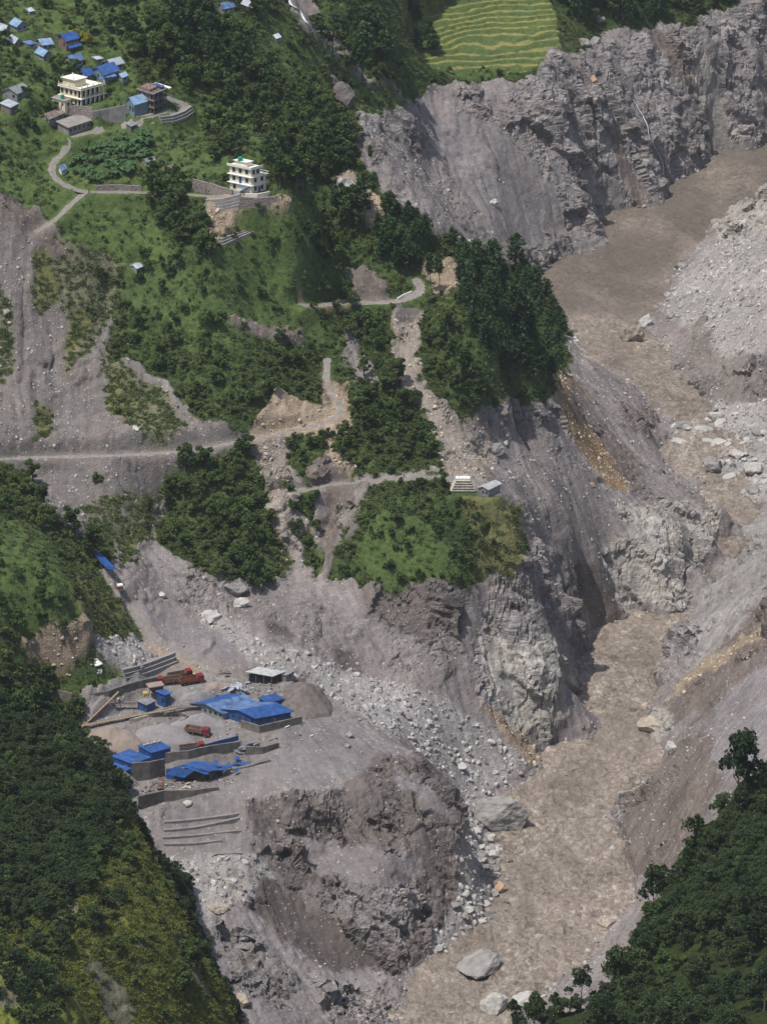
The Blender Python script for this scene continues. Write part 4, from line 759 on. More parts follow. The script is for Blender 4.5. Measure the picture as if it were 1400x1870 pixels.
for i, (ks, pg, n, md, s0, s1, lb, g) in enumerate(GROVES): grove(ks, pg, n, md, s0, s1, lb, g, 500 + i)
# lone trees one can point at
M_YEL = leaf_mat('yellow_blossom', (.20, .18, .02), (.34, .30, .04)); KIND['yellow_bush'] = [(crown_broad(150, 4.0, 2.6, .3, 9, 110, .5, M_YEL), trunk_mesh(150, 2.5, .12, 5, 1.2, .15))]; CATS['yellow_bush'] = 'bush'
LONE = [
 ('yellow_bush',138,72,1.0,'yellow-flowering bush just right of the two-tier blue house'),('yellow_bush',160,84,1.15,'larger yellow-flowering bush further right of the two-tier blue house'),
 ('slender_pine',512,352,1.0,'tall pine with bare trunk right of the white house'),('slender_pine',542,358,1.0,'bare-trunked pine second to the right of the white house'),('slender_pine',552,360,.95,'bare-trunked pine furthest right of the white house'),
 ('slender_pine',787,535,1.0,'thin pine at the outside of the gravel road bend'),('slender_pine',803,538,1.05,'thin pine just right of its twin at the gravel road bend'),
 ('pine_tree',872,495,1.05,'tall pointed pine standing alone before the grey slope'),('slender_pine',676,305,.45,'lone little pine on the bare grey slope'),
 ('broadleaf_tree',322,495,.8,'small spreading tree alone on the terraced grass'),('bush',270,495,.8,'round bush beside the tiny tin shed on the grass'),
 ('broadleaf_tree',385,600,1.0,'dark tree alone in the middle of the green slope'),('bush',178,880,.9,'single dark bush in the scree under the lower road'),
 ('bush',90,1110,1.0,'dark bush on the grassy bank left of the stone heap'),('bush',75,1095,.9,'smaller dark bush on the grassy bank nearer the left edge'),
 ('broadleaf_tree',805,890,.7,'dark tree just left of the gabion stack'),('bush',1213,1140-1010,.5,'small bush low in the cliff gully'),
 ('dusty_bush',915,775,1.4,'bare dusty tree above the perched boulder'),('dusty_bush',640,935,1.2,'dusty shrub on the brown bank by the junction path'),
 ('dusty_bush',620,935,1.0,'dusty shrub on the brown bank nearer the chute'),('broadleaf_tree',480,1085,.95,'dark tree overhanging the grey rock under the wooded knob'),
 ('broadleaf_tree',587,200,.9,'tree left of the purple outcrop rock'),('bush',605,375-30,1.0,'bush left of the black-and-white rock'),
 ('pine_tree',765,95,.9,'dark pine at the terraces, nearest their left tip'),
]
for kd, u, v, s, lb in LONE: plant(kd, on(u, v), s, lb)
# ------------------------------------------------------------ uncountable cover, spread by geometry nodes
HID = bpy.data.collections.new("kinds")            # source shapes, not linked to the scene
def spread(name, label, cat, P_, S_, N_, sources):
    me = bpy.data.meshes.new(name); P_ = np.asarray(P_, np.float32); me.vertices.add(len(P_)); me.vertices.foreach_set('co', P_.ravel())
    a = me.attributes.new('size', 'FLOAT', 'POINT'); a.data.foreach_set('value', np.asarray(S_, np.float32))
    o = bpy.data.objects.new(name, me); COL.objects.link(o); tag(o, label, cat, kind='stuff')
    col = bpy.data.collections.new(name + ' kinds')
    for s in sources: col.objects.link(s)
    g = bpy.data.node_groups.new(name, 'GeometryNodeTree'); g.interface.new_socket('Geometry', in_out='INPUT', socket_type='NodeSocketGeometry'); g.interface.new_socket('Geometry', in_out='OUTPUT', socket_type='NodeSocketGeometry')
    n = g.nodes; l = g.links; gi = n.new('NodeGroupInput'); go = n.new('NodeGroupOutput')
    m2p = n.new('GeometryNodeMeshToPoints'); l.new(gi.outputs[0], m2p.inputs[0])
    ci = n.new('GeometryNodeCollectionInfo'); ci.inputs[0].default_value = col; ci.inputs[1].default_value = True; ci.inputs[2].default_value = True
    ip = n.new('GeometryNodeInstanceOnPoints'); l.new(m2p.outputs[0], ip.inputs[0]); l.new(ci.outputs[0], ip.inputs[2]); ip.inputs[3].default_value = True
    ri = n.new('FunctionNodeRandomValue'); ri.data_type = 'INT'; ri.inputs[4].default_value = 0; ri.inputs[5].default_value = len(sources) - 1; l.new(ri.outputs[2], ip.inputs[4])
    rr = n.new('FunctionNodeRandomValue'); rr.data_type = 'FLOAT_VECTOR'
    t = math.pi * 2 if N_ else .12
    rr.inputs[0].default_value = (-t if N_ else -t, -t, 0); rr.inputs[1].default_value = (t, t, 6.28); rr.inputs[8].default_value = 3; l.new(rr.outputs[0], ip.inputs[5])
    na = n.new('GeometryNodeInputNamedAttribute'); na.data_type = 'FLOAT'; na.inputs[0].default_value = 'size'; l.new(na.outputs[0], ip.inputs[6]); l.new(ip.outputs[0], go.inputs[0])
    md = o.modifiers.new('spread', 'NODES'); md.node_group = g; return o
def src(name, me): return bpy.data.objects.new(name, me)
from mathutils import noise as mn
def rock_mesh(seed, m, sub=2, rough_=.35, flat=.75):
    import bmesh
    bm = bmesh.new(); bmesh.ops.create_icosphere(bm, subdivisions=sub, radius=1); rs = random.Random(seed)
    pl = [(Vector((rs.gauss(0, 1), rs.gauss(0, 1), rs.gauss(0, 1))).normalized(), rs.uniform(.55, .9)) for _ in range(11)]
    o = Vector((seed * 3.1, 0, 0))
    for v in bm.verts:
        p = v.co.copy()
        for nn, d in pl:
            k = p.dot(nn)
            if k > d: p -= nn * (k - d) * .92
        p *= 1 + rough_ * .5 * mn.fractal(p * 1.7 + o, 1, 2, 4) ; v.co = Vector((p.x * 1.15, p.y * .95, p.z * flat))
    me = bpy.data.meshes.new('stone'); bm.to_mesh(me); bm.free(); me.materials.append(m); return me
def stone_mat(name, c1, c2, sc=1.0):
    m = mat(name, (1, 1, 1), .9, .25, 1.2 * sc, bump=.25 / sc); n = m.node_tree.nodes; l = m.node_tree.links
    oi = n.new('ShaderNodeObjectInfo'); mx = n.new('ShaderNodeMix'); mx.data_type = 'RGBA'; l.new(oi.outputs['Random'], mx.inputs[0]); mx.inputs[6].default_value = (*c1, 1); mx.inputs[7].default_value = (*c2, 1)
    vm = [q for q in n if q.type == 'VECT_MATH'][0]; l.new(mx.outputs[2], vm.inputs[0]); return m
M_STONE = stone_mat('scree_stone', (.17, .155, .15), (.42, .40, .375)); M_TANST = stone_mat('tan_stone', (.25, .2, .15), (.5, .42, .32)); M_PEB = stone_mat('river_stone', (.20, .19, .185), (.46, .44, .42))
rs = np.random.RandomState(5)
NC = 760000
Yc = 1085 + rs.rand(NC) ** .94 * 985; Xc = (rs.rand(NC) * 2 - 1) * wid(Yc) * 1.12
Zc = samp(GT, Xc, Yc); pts3 = np.stack([Xc, Yc, Zc], 1)
zgrid = msamp(zid, Uw, Vw)
iy_ = np.clip(np.rint(np.interp(Yc, ys, np.arange(NY))).astype(int), 0, NY - 1); ix_ = np.clip(np.rint(np.interp(Xc / wid(Yc), ss, np.arange(NS))).astype(int), 0, NS - 1)
pts3[:, 0] += (VX - GX)[iy_, ix_]; pts3[:, 1] += (VY - GY)[iy_, ix_]; pts3[:, 2] += (VZ - GT)[iy_, ix_]
gr = green[iy_, ix_]; kp = keep[iy_, ix_]; st = stn[iy_, ix_]; fd = field[iy_, ix_]; nh = nearhill[iy_, ix_]; r_ = rs.rand(NC); zz = pts3[:, 2]
sl_ = slope[iy_, ix_]
cl = fbm(pts3[:, 0], pts3[:, 1], 12, 3, 300); zi = zgrid[iy_, ix_]; isz = lambda *k: np.isin(zi, [ZK.index(q) for q in k])
dens = np.where(isz('stony'), .95, np.where(isz('tan', 'ochre', 'rub'), .42, np.where(isz('scree'), .24, np.where(isz('pale'), .06, np.where(isz('floor', 'smooth'), .05, np.where(isz('slide', 'mixed', 'thin'), .3, np.where(isz('brown', 'dark'), .12, .05))))))) * (1 + 2.2 * np.clip(cl, -.4, .6))
m = (gr < .35) & ((kp > .55) | (rs.rand(NC) < .5)) & (zz > .25) & (r_ < dens) & ~nh
sz = .13 + .20 * rs.rand(len(m)) ** 2 + .75 * rs.rand(len(m)) ** 18 * (1 + isz('stony') * .8)
tan = (isz('tan', 'ochre') | (isz('rub') & (rs.rand(NC) < .5))) & m; peb = isz('stony') & m; oth = m & ~tan & ~peb
stones = lambda mt, k: [src('stone', rock_mesh(k + i, mt, 1)) for i in range(5)]
spread('scree_stones', 'grey stones and rubble strewn over the bare landslide slopes', 'scree', pts3[oth], sz[oth] * .95, True, stones(M_STONE, 10))
spread('pale_rubble', 'pale rounded stones heaped on the river banks and bars', 'rubble', pts3[peb], sz[peb] * 1.05, True, stones(M_PEB, 20))
spread('tan_rubble', 'tan broken stones along the roadside cuttings', 'rubble', pts3[tan], sz[tan] * 1.35, True, stones(M_TANST, 30))
bank = (gr < .3) & (zz > .0) & (zz < 1.6) & (r_ < .35) & ~nh
spread('waterline_stones', 'wet grey stones lining the edge of the river', 'stones', pts3[bank], sz[bank] * 1.6, True, stones(M_STONE, 50))
# undergrowth
shr = [src('shrub', KIND['shrub'][i][0]) for i in range(4)]
def weed_mesh(seed):
    rs_ = np.random.RandomState(seed); C = rs_.randn(60, 3) * [.7, .7, .18] + [0, 0, .35]; V, F = leaves(rs_, C, .5, 0, 1.3); return np_mesh('weed', V, F, M_WEED)
M_YWEED = leaf_mat('yellow_grass', (.085, .105, .022), (.19, .20, .045)); YW = []  # brighter weed copy, sunlight painted into its yellow-green
for i in range(3): w_ = weed_mesh(i + 9); w_.materials.clear(); w_.materials.append(M_YWEED); YW.append(w_)
weeds = [src('weed', weed_mesh(i)) for i in range(3)]
Vg = proj(pts3[:, 0], pts3[:, 1], zz)[1]
isv = isz('veg') & (gr > .5) & ~nh & (kp > .7) & (fd < .2)
m = isv & (r_ < np.where(Vg < 560, .028, .055) * (1 + 2.5 * np.clip(cl, -.6, .6))); spread('undergrowth', 'thick green scrub covering the hillsides between the trees', 'scrub', pts3[m], .45 + .7 * rs.rand(m.sum()) ** 2, False, shr)
m = (gr > .22) & ~nh & (kp > .3) & (fd < .2) & (r_ > .45) & (r_ < np.where(isz('grass'), .52, .68)); spread('rough_grass', 'rough green grass and weeds on the hillsides', 'grass', pts3[m] , .5 + .5 * rs.rand(m.sum()), False, weeds)
m = isz('grass', 'dry') & (gr > .3) & ~nh & (kp > .8) & (fd < .2) & (r_ < .012 * (1 + 3 * np.clip(cl, -.3, .6))); spread('scrub', 'scattered low scrub on the open grassy slopes', 'scrub', pts3[m], .3 + .7 * rs.rand(m.sum()) ** 2, False, shr)
flk = fl[iy_, ix_] > .5
m = nh & ~flk & (r_ < .3); spread('forest_scrub', 'dark leafy scrub filling the near forest slopes', 'scrub', pts3[m], .3 + .35 * rs.rand(m.sum()), False, [src('bush', KIND['evergreen_tree'][i][0]) for i in (0, 1)] + shr[:2])
m = nh & flk & (gr > .5) & (r_ < .5); spread('cliff_grass', 'yellow-green grass, sunlight in its colour, on the right flank of the near left hill', 'grass', pts3[m], .45 + .5 * rs.rand(m.sum()), False, [src('weed', w_) for w_ in YW])
m = nh & flk & (r_ > .985) ; spread('cliff_scrub', 'small shrubs clinging to the right flank of the near left hill', 'scrub', pts3[m], .4 + .6 * rs.rand(m.sum()), False, shr)
# near forests
EV = 'evergreen_tree'
LF = [(-10,1235),(60,1262),(140,1330),(200,1390),(240,1470),(260,1560),(230,1640),(180,1720),(130,1760),(120,1880),(-10,1880)]
grove([EV, EV, BU], LF, 165, 18, .4, .95, 'in the near left forest', 'w', 900)
grove([BU, SH], [(240,1500),(300,1590),(345,1690),(360,1760),(330,1860),(150,1870),(170,1750),(250,1650)], 16, 32, .35, .75, 'on the sunlit flank, near left hill', 'w', 901)
grove([B], [(330,1745),(372,1765),(360,1820),(330,1830)], 5, 14, .7, .9, 'at the tip of the near left hill', 'w', 903)
RF = [(1410,1420),(1340,1480),(1280,1560),(1235,1640),(1180,1720),(1150,1790),(1090,1850),(1000,1850),(930,1870),(900,1890),(1410,1890)]
grove([EV, EV, BU], RF, 130, 20, .42, 1.0, 'in the near right forest', 'w', 902)
plant(EV, on(1348,1492), 2.0, 'big wide-crowned tree rising above the near right forest', None, 1.15, 2)
plant(B, on(1195,1700), 1.15, 'thin-crowned tree leaning out at the left edge of the near right forest', None, 1.2, 3)
for k_, (u, v, s_) in enumerate(((1310,1515,1.0),(1268,1575,1.2),(1238,1635,1.0),(1190,1690,1.35),(1168,1752,1.1),(1130,1805,1.2))):
    plant(EV, on(u, v), s_, ['topmost', 'second from the top', 'third from the top', 'fourth from the top, widest,', 'fifth from the top', 'lowest'][k_] + ' of the loose trees on the brink, near right forest', 'loose trees on the brink of the near right forest', 1.25)
for u, v, s_ in ((940,1878,.9),(975,1868,1.0),(1015,1860,.9),(1060,1838,1.0)): plant(EV, on(u, v), s_, {940: 'leftmost', 975: 'second from left', 1015: 'third from left', 1060: 'fourth from left'}[u] + ' of the loose tall trees at the bottom edge, near right forest', 'loose trees at the bottom', 1.3)
plant(B, on(1255,1600), .9, 'small tree on the upper left brink of the near right forest')

# broadleaf trees: the largest in view are things, the rest one wood
TREES.sort(key=lambda t: -t[2] / math.hypot(t[1][0], t[1][1], 500))
nB = 0; rest = []
for kd, p, s_, lb, g in TREES:
    if kd in (B, EV):
        nB += 1
        if nB > 282: rest.append((p, s_)); continue
    plant(kd, p, s_, lb, g)
if rest:
    cs = [src('tree', KIND[B][i][0]) for i in range(5)]
    spread('distant_wood', 'far trees of the dark woods on the upper hillsides merging into one mass', 'wood', [tuple(p) for p, _ in rest], [s_ for _, s_ in rest], False, cs)
# ------------------------------------------------------------ building helpers
class MB:
    def __init__(s): s.V = []; s.F = []
    def hexa(s, p):                                # p: 8 points, bottom 4 then top 4
        o = len(s.V); s.V += [tuple(q) for q in p]
        s.F += [tuple(o + i for i in f) for f in ((3, 2, 1, 0), (4, 5, 6, 7), (0, 1, 5, 4), (1, 2, 6, 5), (2, 3, 7, 6), (3, 0, 4, 7))]; return s
    def box(s, x0, x1, y0, y1, z0, z1): return s.hexa([(x0, y0, z0), (x1, y0, z0), (x1, y1, z0), (x0, y1, z0), (x0, y0, z1), (x1, y0, z1), (x1, y1, z1), (x0, y1, z1)])
    def slab(s, a, b, c, d, t): return s.hexa([(*q[:2], q[2] - t) for q in (a, b, c, d)] + [a, b, c, d])
    def bar(s, a, b, r=.08, n=5): tube(s.V, s.F, [a, b], [r, r], n); return s
    def poly(s, pts_, fs): o = len(s.V); s.V += pts_; s.F += [tuple(o + i for i in f) for f in fs]; return s
    def cyl(s, c, r, axis, h, n=12):
        a = Vector(axis).normalized(); o = len(s.V); u = a.orthogonal().normalized(); v = a.cross(u)
        for k in (0, 1):
            for i in range(n): s.V.append(tuple(Vector(c) + a * h * (k - .5) + (u * math.cos(6.283 * i / n) + v * math.sin(6.283 * i / n)) * r))
        s.F += [(o + i, o + (i + 1) % n, o + n + (i + 1) % n, o + n + i) for i in range(n)] + [tuple(o + i for i in reversed(range(n))), tuple(o + n + i for i in range(n))]; return s
class Fr:                                          # a thing's own frame: front corner O, left corner A, right corner B on level ground
    def __init__(s, name, O, A, B, zoff=0):
        o = on(*O); z = o.z + zoff; a = Vector(P(*A, z)); b = Vector(P(*B, z)); o = Vector(P(*O, z))
        s.Lx = (b - o).length; s.Ly = (a - o).length; ex = (b - o).normalized(); ey = (a - o).normalized()
        s.rz = math.atan2(ex.y, ex.x); c, d = math.cos(-s.rz), math.sin(-s.rz); s.ey = Vector((ey.x * c - ey.y * d, ey.x * d + ey.y * c, 0))
        s.e = bpy.data.objects.new(name, None); COL.objects.link(s.e); s.e.location = o; s.e.rotation_euler = (0, 0, s.rz); s.O = o
    def part(s, name, mb, m, parent=None):
        V = [(x + s.ey.x * y, s.ey.y * y, z) for x, y, z in mb.V]
        o = mesh_obj(name, V, mb.F, m, parent or s.e); return o
def thing(name, loc, rz, label, cat, group=None):
    e = bpy.data.objects.new(name, None); COL.objects.link(e); e.location = loc; e.rotation_euler = (0, 0, rz); return tag(e, label, cat, group)
def windows_x(f, xs, z0, w_, h, m=None, y=-.04, frame=True, mf=None):  # openings on the right-hand face (y = 0)
    for x in xs:
        w = f.part('window', MB().box(x - w_ / 2, x + w_ / 2, y - .03, y + .3, z0, z0 + h), m or M_GLASS)
        if frame: f.part('frame', MB().box(x - w_ / 2 - .12, x + w_ / 2 + .12, y - .1, y - .035, z0 - .12, z0).box(x - w_ / 2 - .12, x + w_ / 2 + .12, y - .1, y - .035, z0 + h, z0 + h + .12), mf or M_TIMBER, w)
def windows_y(f, ys_, z0, w_, h, m=None, x=-.04, frame=True, mf=None):  # openings on the left-hand face (x = 0)
    for y in ys_:
        w = f.part('window', MB().box(x - .03, x + .3, y - w_ / 2, y + w_ / 2, z0, z0 + h), m or M_GLASS)
        if frame: f.part('frame', MB().box(x - .1, x - .035, y - w_ / 2 - .12, y + w_ / 2 + .12, z0 - .12, z0).box(x - .1, x - .035, y - w_ / 2 - .12, y + w_ / 2 + .12, z0 + h, z0 + h + .12), mf or M_TIMBER, w)
def house(name, label, cat, O, A, B, h, rise, mr, mw, ridge='x', over=.5, group=None, wx=2, wy=1, door='y', t=.12, mr2=None, zoff=0):
    f = Fr(name, O, A, B, zoff); tag(f.e, label, cat, group); X, Y = f.Lx, f.Ly
    wl = MB().box(0, X, 0, Y, -2.5, h)
    if ridge == 'x': wl.poly([(0, 0, h), (0, Y, h), (0, Y / 2, h + rise), (X, 0, h), (X, Y, h), (X, Y / 2, h + rise)], [(0, 1, 2), (3, 5, 4), (0, 2, 5, 3), (1, 4, 5, 2)])
    elif ridge == 'y': wl.poly([(0, 0, h), (X, 0, h), (X / 2, 0, h + rise), (0, Y, h), (X, Y, h), (X / 2, Y, h + rise)], [(0, 1, 2), (3, 5, 4), (0, 2, 5, 3), (1, 4, 5, 2)])
    f.part('wall', wl, mw); o = over; e = .16
    if ridge == 'x':
        k = rise / (Y / 2) * o
        f.part('roof', MB().slab((-o, -o, h - k + e), (X + o, -o, h - k + e), (X + o, Y / 2, h + rise + e), (-o, Y / 2, h + rise + e), t), mr)
        f.part('roof', MB().slab((-o, Y / 2 + .002, h + rise + e), (X + o, Y / 2 + .002, h + rise + e), (X + o, Y + o, h - k + e), (-o, Y + o, h - k + e), t), mr2 or mr)
    elif ridge == 'y':
        k = rise / (X / 2) * o
        f.part('roof', MB().slab((-o, -o, h - k + e), (X / 2, -o, h + rise + e), (X / 2, Y + o, h + rise + e), (-o, Y + o, h - k + e), t), mr)
        f.part('roof', MB().slab((X / 2 + .002, -o, h + rise + e), (X + o, -o, h - k + e), (X + o, Y + o, h - k + e), (X / 2 + .002, Y + o, h + rise + e), t), mr2 or mr)
    else: f.part('roof', MB().slab((-o, -o, h + e), (X + o, -o, h + e), (X + o, Y + o, h + e + rise), (-o, Y + o, h + e + rise), t + .06), mr)
    if wx: windows_x(f, [X * (i + .5) / wx for i in range(wx)], h * .38, min(1.0, X / wx * .45), h * .34, frame=False)
    if wy: windows_y(f, [Y * (i + .5) / (wy + 1) for i in range(wy)], h * .38, min(1.0, Y / (wy + 1) * .5), h * .34, frame=False)
    if door == 'y': f.part('door', MB().box(-.1, .2, Y * .72, Y * .72 + .9, 0, 2.0), M_TIMBER)
    elif door == 'x': f.part('door', MB().box(X * .5, X * .5 + .9, -.1, .2, 0, 2.0), M_TIMBER)
    return f
HG = 'small village houses on the upper left hillside'
HS = [
 ('house','white-tin house at the left edge, highest but one in the village',(9,67),(-5,62),(19,61),2.4,1.5,M_PALE,M_GREYW,'y'),
 ('house','pale blue tin house right beside the one at the left edge',(32,59),(20,53),(50,55),2.5,1.6,M_LBLUE,M_GREYW,'y'),
 ('house','small white-roofed house below the two at the left edge',(28,87),(17,80),(40,83),2.0,1.3,M_PALE,M_RUBW,'y'),
 ('shed','low narrow blue shed left of the pale-roofed house',(53,88),(43,85),(67,86),1.5,.4,M_BLUE2,M_GREYW,'s'),
 ('house','house with a weathered pale roof left of the two-tier blue house',(78,92),(67,86),(97,90),2.4,1.5,M_LBLUE,M_RUBW,'x'),
 ('house','pale blue tin house with blue lean-to at mid village',(80,112),(66,105),(95,107),2.3,1.4,M_LBLUE,M_GREYW,'y'),
 ('house','blue and white roofed house just below the two-tier blue house',(132,124),(120,115),(152,119),2.4,1.5,M_BLUE2,M_GREYW,'x'),
 ('shed','small white-roofed shed alone on the grass right of the blue houses',(178,115),(169,112),(188,113),1.4,.4,M_PALE,M_RUBW,'s'),
 ('house','white-roofed house behind the large blue-roofed house',(206,131),(191,124),(226,126),2.6,1.5,M_PALE,M_GREYW,'x'),
 ('shed','small shed with a blue and white roof right of the large blue-roofed house',(224,151),(219,147),(234,147),2.0,.5,M_LBLUE,M_GREYW,'s'),
 ('house','house with blue and white roof directly behind the cream unfinished building',(158,150),(137,142),(172,146),2.6,1.6,M_BLUE,M_GREYW,'x'),
 ('house','grey tin-roofed house standing apart at the left edge of the village',(32,185),(6,180),(54,176),3.2,1.6,M_GTIN,M_GREYW,'x'),
 ('shed','flat pale-roofed shed at the left edge below the grey tin house',(20,210),(2,204),(34,203),3.0,.4,M_PALE,M_CONCD,'s'),
 ('house','low house with a rusted tin roof beside the long flat-roofed block',(90,226),(75,221),(118,214),2.0,1.3,M_RUST,M_GREYW,'x'),
 ('shed','tiny white tin hut alone above the village',(55,27),(50,24),(63,25),1.2,.5,M_PALE,M_GREYW,'s'),
 ('shed','crumpled grey tin shed at the right end of the banana plantation',(268,304),(260,300),(284,300),1.8,.8,M_GTIN,M_RUBW,'x'),
 ('shed','little hut with rusty orange and blue roof below the village',(308,318),(301,313),(320,314),1.8,.7,M_RUST,M_BLUEW,'x'),
 ('house','blue-roofed house at the top edge of the hillside',(409,26),(399,20),(428,22),2.4,1.5,M_BLUE2,M_GREYW,'x'),
 ('house','white-roofed house with a brick wing at the top edge of the hillside',(460,25),(442,18),(474,19),2.8,1.7,M_PALE,M_BRICK,'y'),
 ('shed','tiny blue lean-to left of the blue-roofed house at the top edge',(388,27),(384,24),(395,25),1.2,.3,M_BLUE2,M_GREYW,'s'),
 ('shed','white tin hut on the open slope right of the deep wood',(505,77),(500,73),(513,74),1.4,.5,M_PALE,M_GREYW,'s'),
 ('shed','small flat grey hut under the gravel parking place',(240,239),(231,235),(250,235),1.8,.3,M_GTIN,M_CONCD,'s'),
 ('shed','tiny tin shed alone on the terraced grass below the village',(250,496),(239,490),(260,492),1.2,.6,M_PALE,M_GREYW,'x'),
 ('kiosk','small blue and white hut leaning beside the bend of the path',(113,320),(106,314),(122,315),1.8,.9,M_BLUE2,M_WHITE,'x'),
]
for nm, lb, O, A, B_, h, rise, mr, mw, rd in HS:
    sm_ = nm != 'house'
    house(nm, lb, 'hut' if nm == 'kiosk' else nm, O, A, B_, h, rise, mr, mw, rd, .35 if sm_ else .5, HG, 1 if sm_ else 2, 0 if sm_ else 1)
f = house('house', 'large blue-roofed grey house right of cream building', 'house', (190,152), (170,140), (217,143), 3.4, 1.8, M_BLUE, M_SLATEW, 'x', .6, HG, 3, 2)
f.part('porch_roof', MB().slab((-2.2, -.6, 2.5), (f.Lx * .7, -2.4, 2.3), (f.Lx * .7, -.1, 3.0), (-2.2, -.1, 3.0), .1), M_BLUE2)
f = house('house', 'two-tier blue-roofed house with red-brown upper walls beside the yellow bushes', 'house', (122,94), (107,86), (143,89), 4.6, 1.6, M_BLUE, M_BRICK, 'x', .7, HG, 3, 1)
f.part('porch_roof', MB().slab((-.3, -2.6, 2.0), (f.Lx + .6, -2.6, 2.0), (f.Lx + .4, -.06, 2.9), (-.1, -.06, 2.9), .1), M_BLUE)
f.part('balcony', MB().box(0, f.Lx, -.9, -.05, 2.95, 3.1), M_TIMBER)
f = house('house', 'tall blue-grey metal house with a pale blue roof beside the retaining wall', 'house', (246,214), (231,206), (273,206), 5.2, 1.9, M_LBLUE, M_SLATEW, 'x', .5, None, 0, 2)
f = house('workshop', 'long low grey block with a flat concrete roof and open bays', 'workshop', (126,248), (106,238), (166,235), 3.4, .15, M_CONC, M_CONC, 's', .6, None, 5, 0, None)
f = house('annex', 'small flat-roofed annex with a green water tank left of the cream building', 'annex', (119,199), (94,192), (131,195), 3.0, .1, M_CONC, M_CREAM, 's', .3, None, 1, 2)
tk = f.part('water_tank', MB().cyl((f.Lx * .5, f.Ly * .4, 4.0), .75, (0, 0, 1), 1.3), M_GREEN)
def multistorey(name, label, O, A, B_, H, n, mw, ms, nx, ny, colx=True, open_top=False, fl0=0, group=None):
    f = Fr(name, O, A, B_); tag(f.e, label, 'building', group); X, Y = f.Lx, f.Ly; hs = H / n; back = X * .0
    for i in range(n):
        z = i * hs; set_ = 1.5 if colx else 0
        f.part('wall', MB().box(0.0, X, set_, Y, z - (3 if i == 0 else 0), z + hs - .2), mw)
        f.part('floor_slab', MB().box(-.7, X + .7, -.7, Y + .5, z + hs - .2, z + hs + .05), ms)
        windows_y(f, [set_ + (Y - set_) * (k + .5) / ny for k in range(ny)], z + hs * .3, 1.0, hs * .42)
        windows_x(f, [X * (k + .5) / nx for k in range(nx)], z + (.1 if colx else hs * .3), 1.5 if colx else 1.0, hs * (.68 if colx else .42), M_DARK if colx else None, set_ - .04)
        if colx:
            for k in range(nx + 1): f.part('column', MB().box(X * k / nx - .16, X * k / nx + .16, -.2, .12, z - (3 if i == 0 else 0), z + hs - .2), ms)
            f.part('railing', MB().box(0, X, -.45, -.37, z + .9, z + 1.0).box(0, X, -.45, -.37, z + .45, z + .52), M_STEEL)
    return f
f = multistorey('apartment_block', 'cream two-storey building with an open colonnade and unfinished roof posts', (149,197), (111,188), (190,186), 7.2, 2, M_CREAM, M_IVORY, 5, 4)
X, Y = f.Lx, f.Ly
pr = f.part('parapet', MB().box(-.6, X + .6, -.6, -.4, 7.25, 7.9).box(-.6, -.4, -.4, Y + .4, 7.25, 7.9).box(-.4, X + .6, Y + .2, Y + .4, 7.25, 7.9), M_CREAM)
rr = f.part('roof_room', MB().box(1, X * .55, Y * .35, Y * .95, 7.25, 10.2), M_CREAM); f.part('floor_slab', MB().box(.4, X * .6, Y * .3, Y, 10.2, 10.45), M_IVORY, rr)
for k in range(5):
    f.part('roof_post', MB().box(X * k / 4 - .12, X * k / 4 + .12, -.62, -.38, 7.9, 9.0), M_IVORY)
    if k < 4: f.part('roof_post', MB().box(-.62, -.38, Y * (k + 1) / 4 - .12, Y * (k + 1) / 4 + .12, 7.9, 9.0), M_IVORY)
for a_, b_ in ((.6, .4), (X * .5, .4), (.6, .92), (X * .5, .92)): f.part('roof_post', MB().box(a_ - .1, a_ + .1, Y * b_ - .1, Y * b_ + .1, 10.45, 11.4), M_IVORY)
f = multistorey('apartment_block', 'unfinished brown brick building with bristling roof posts on the gravel spur', (281,209), (253,200), (304,199), 8.4, 3, M_BRICK, M_CONCD, 3, 3, True)
X, Y = f.Lx, f.Ly
for a_ in (.1, .37, .63, .9):
    for b_ in (.1, .5, .9): f.part('roof_post', MB().box(X * a_ - .12, X * a_ + .12, Y * b_ - .12, Y * b_ + .12, 8.4, 10.2), M_BRICK)
f.part('roof_wall', MB().box(.3, X * .62, Y * .25, Y * .9, 8.45, 9.5), M_BRICK); f.part('tarpaulin', MB().slab((X * .7, .3, 9.3), (X - .1, .3, 9.2), (X - .1, Y * .6, 9.5), (X * .7, Y * .6, 9.6), .06), M_BLUE)
f.part('canopy_slab', MB().box(X + .75, X + 2.4, -1, Y * .9, 8.1, 8.35), M_IVORY)
# the white house
f = Fr('white_house', (459,354), (420,346), (486,347)); tag(f.e, 'white three-storey house with flat terraces, a blue stair and a green roof tank', 'house'); X, Y = f.Lx, f.Ly
for i in range(3):
    z = i * 3.3; x1 = X if i < 2 else X * .62
    f.part('wall', MB().box(0, x1, 0, Y, z - (2.5 if i == 0 else 0), z + 3.1), M_IVORY)
    f.part('floor_slab', MB().box(-.75, x1 + .8, -.75, Y + .6, z + 3.1, z + 3.3), M_WHITE)
    windows_y(f, [Y * .2, Y * .5, Y * .8] if i else [Y * .78], z + 1.0, 1.15, 1.4, mf=M_BROWNST)
    windows_x(f, [x1 * .28, x1 * .72], z + 1.0, 1.1, 1.4, mf=M_BROWNST)
for z, x1, x0 in ((3.3, X, 0), (6.6, X, X * .64)):
    f.part('railing', MB().box(x0, X + .7, -.7, -.6, z + .75, z + .9).box(X + .6, X + .7, -.6, Y + .5, z + .75, z + .9), M_WHITE)
    for k in range(6): f.part('railing_post', MB().box(x0 + (X - x0) * k / 5 + .3, x0 + (X - x0) * k / 5 + .42, -.7, -.6, z + .02, z + .75), M_WHITE)
f.part('parapet', MB().box(-.7, X * .62 + .7, -.7, -.5, 9.92, 10.6).box(-.7, -.5, -.5, Y + .5, 9.92, 10.6), M_IVORY)
st_ = MB()
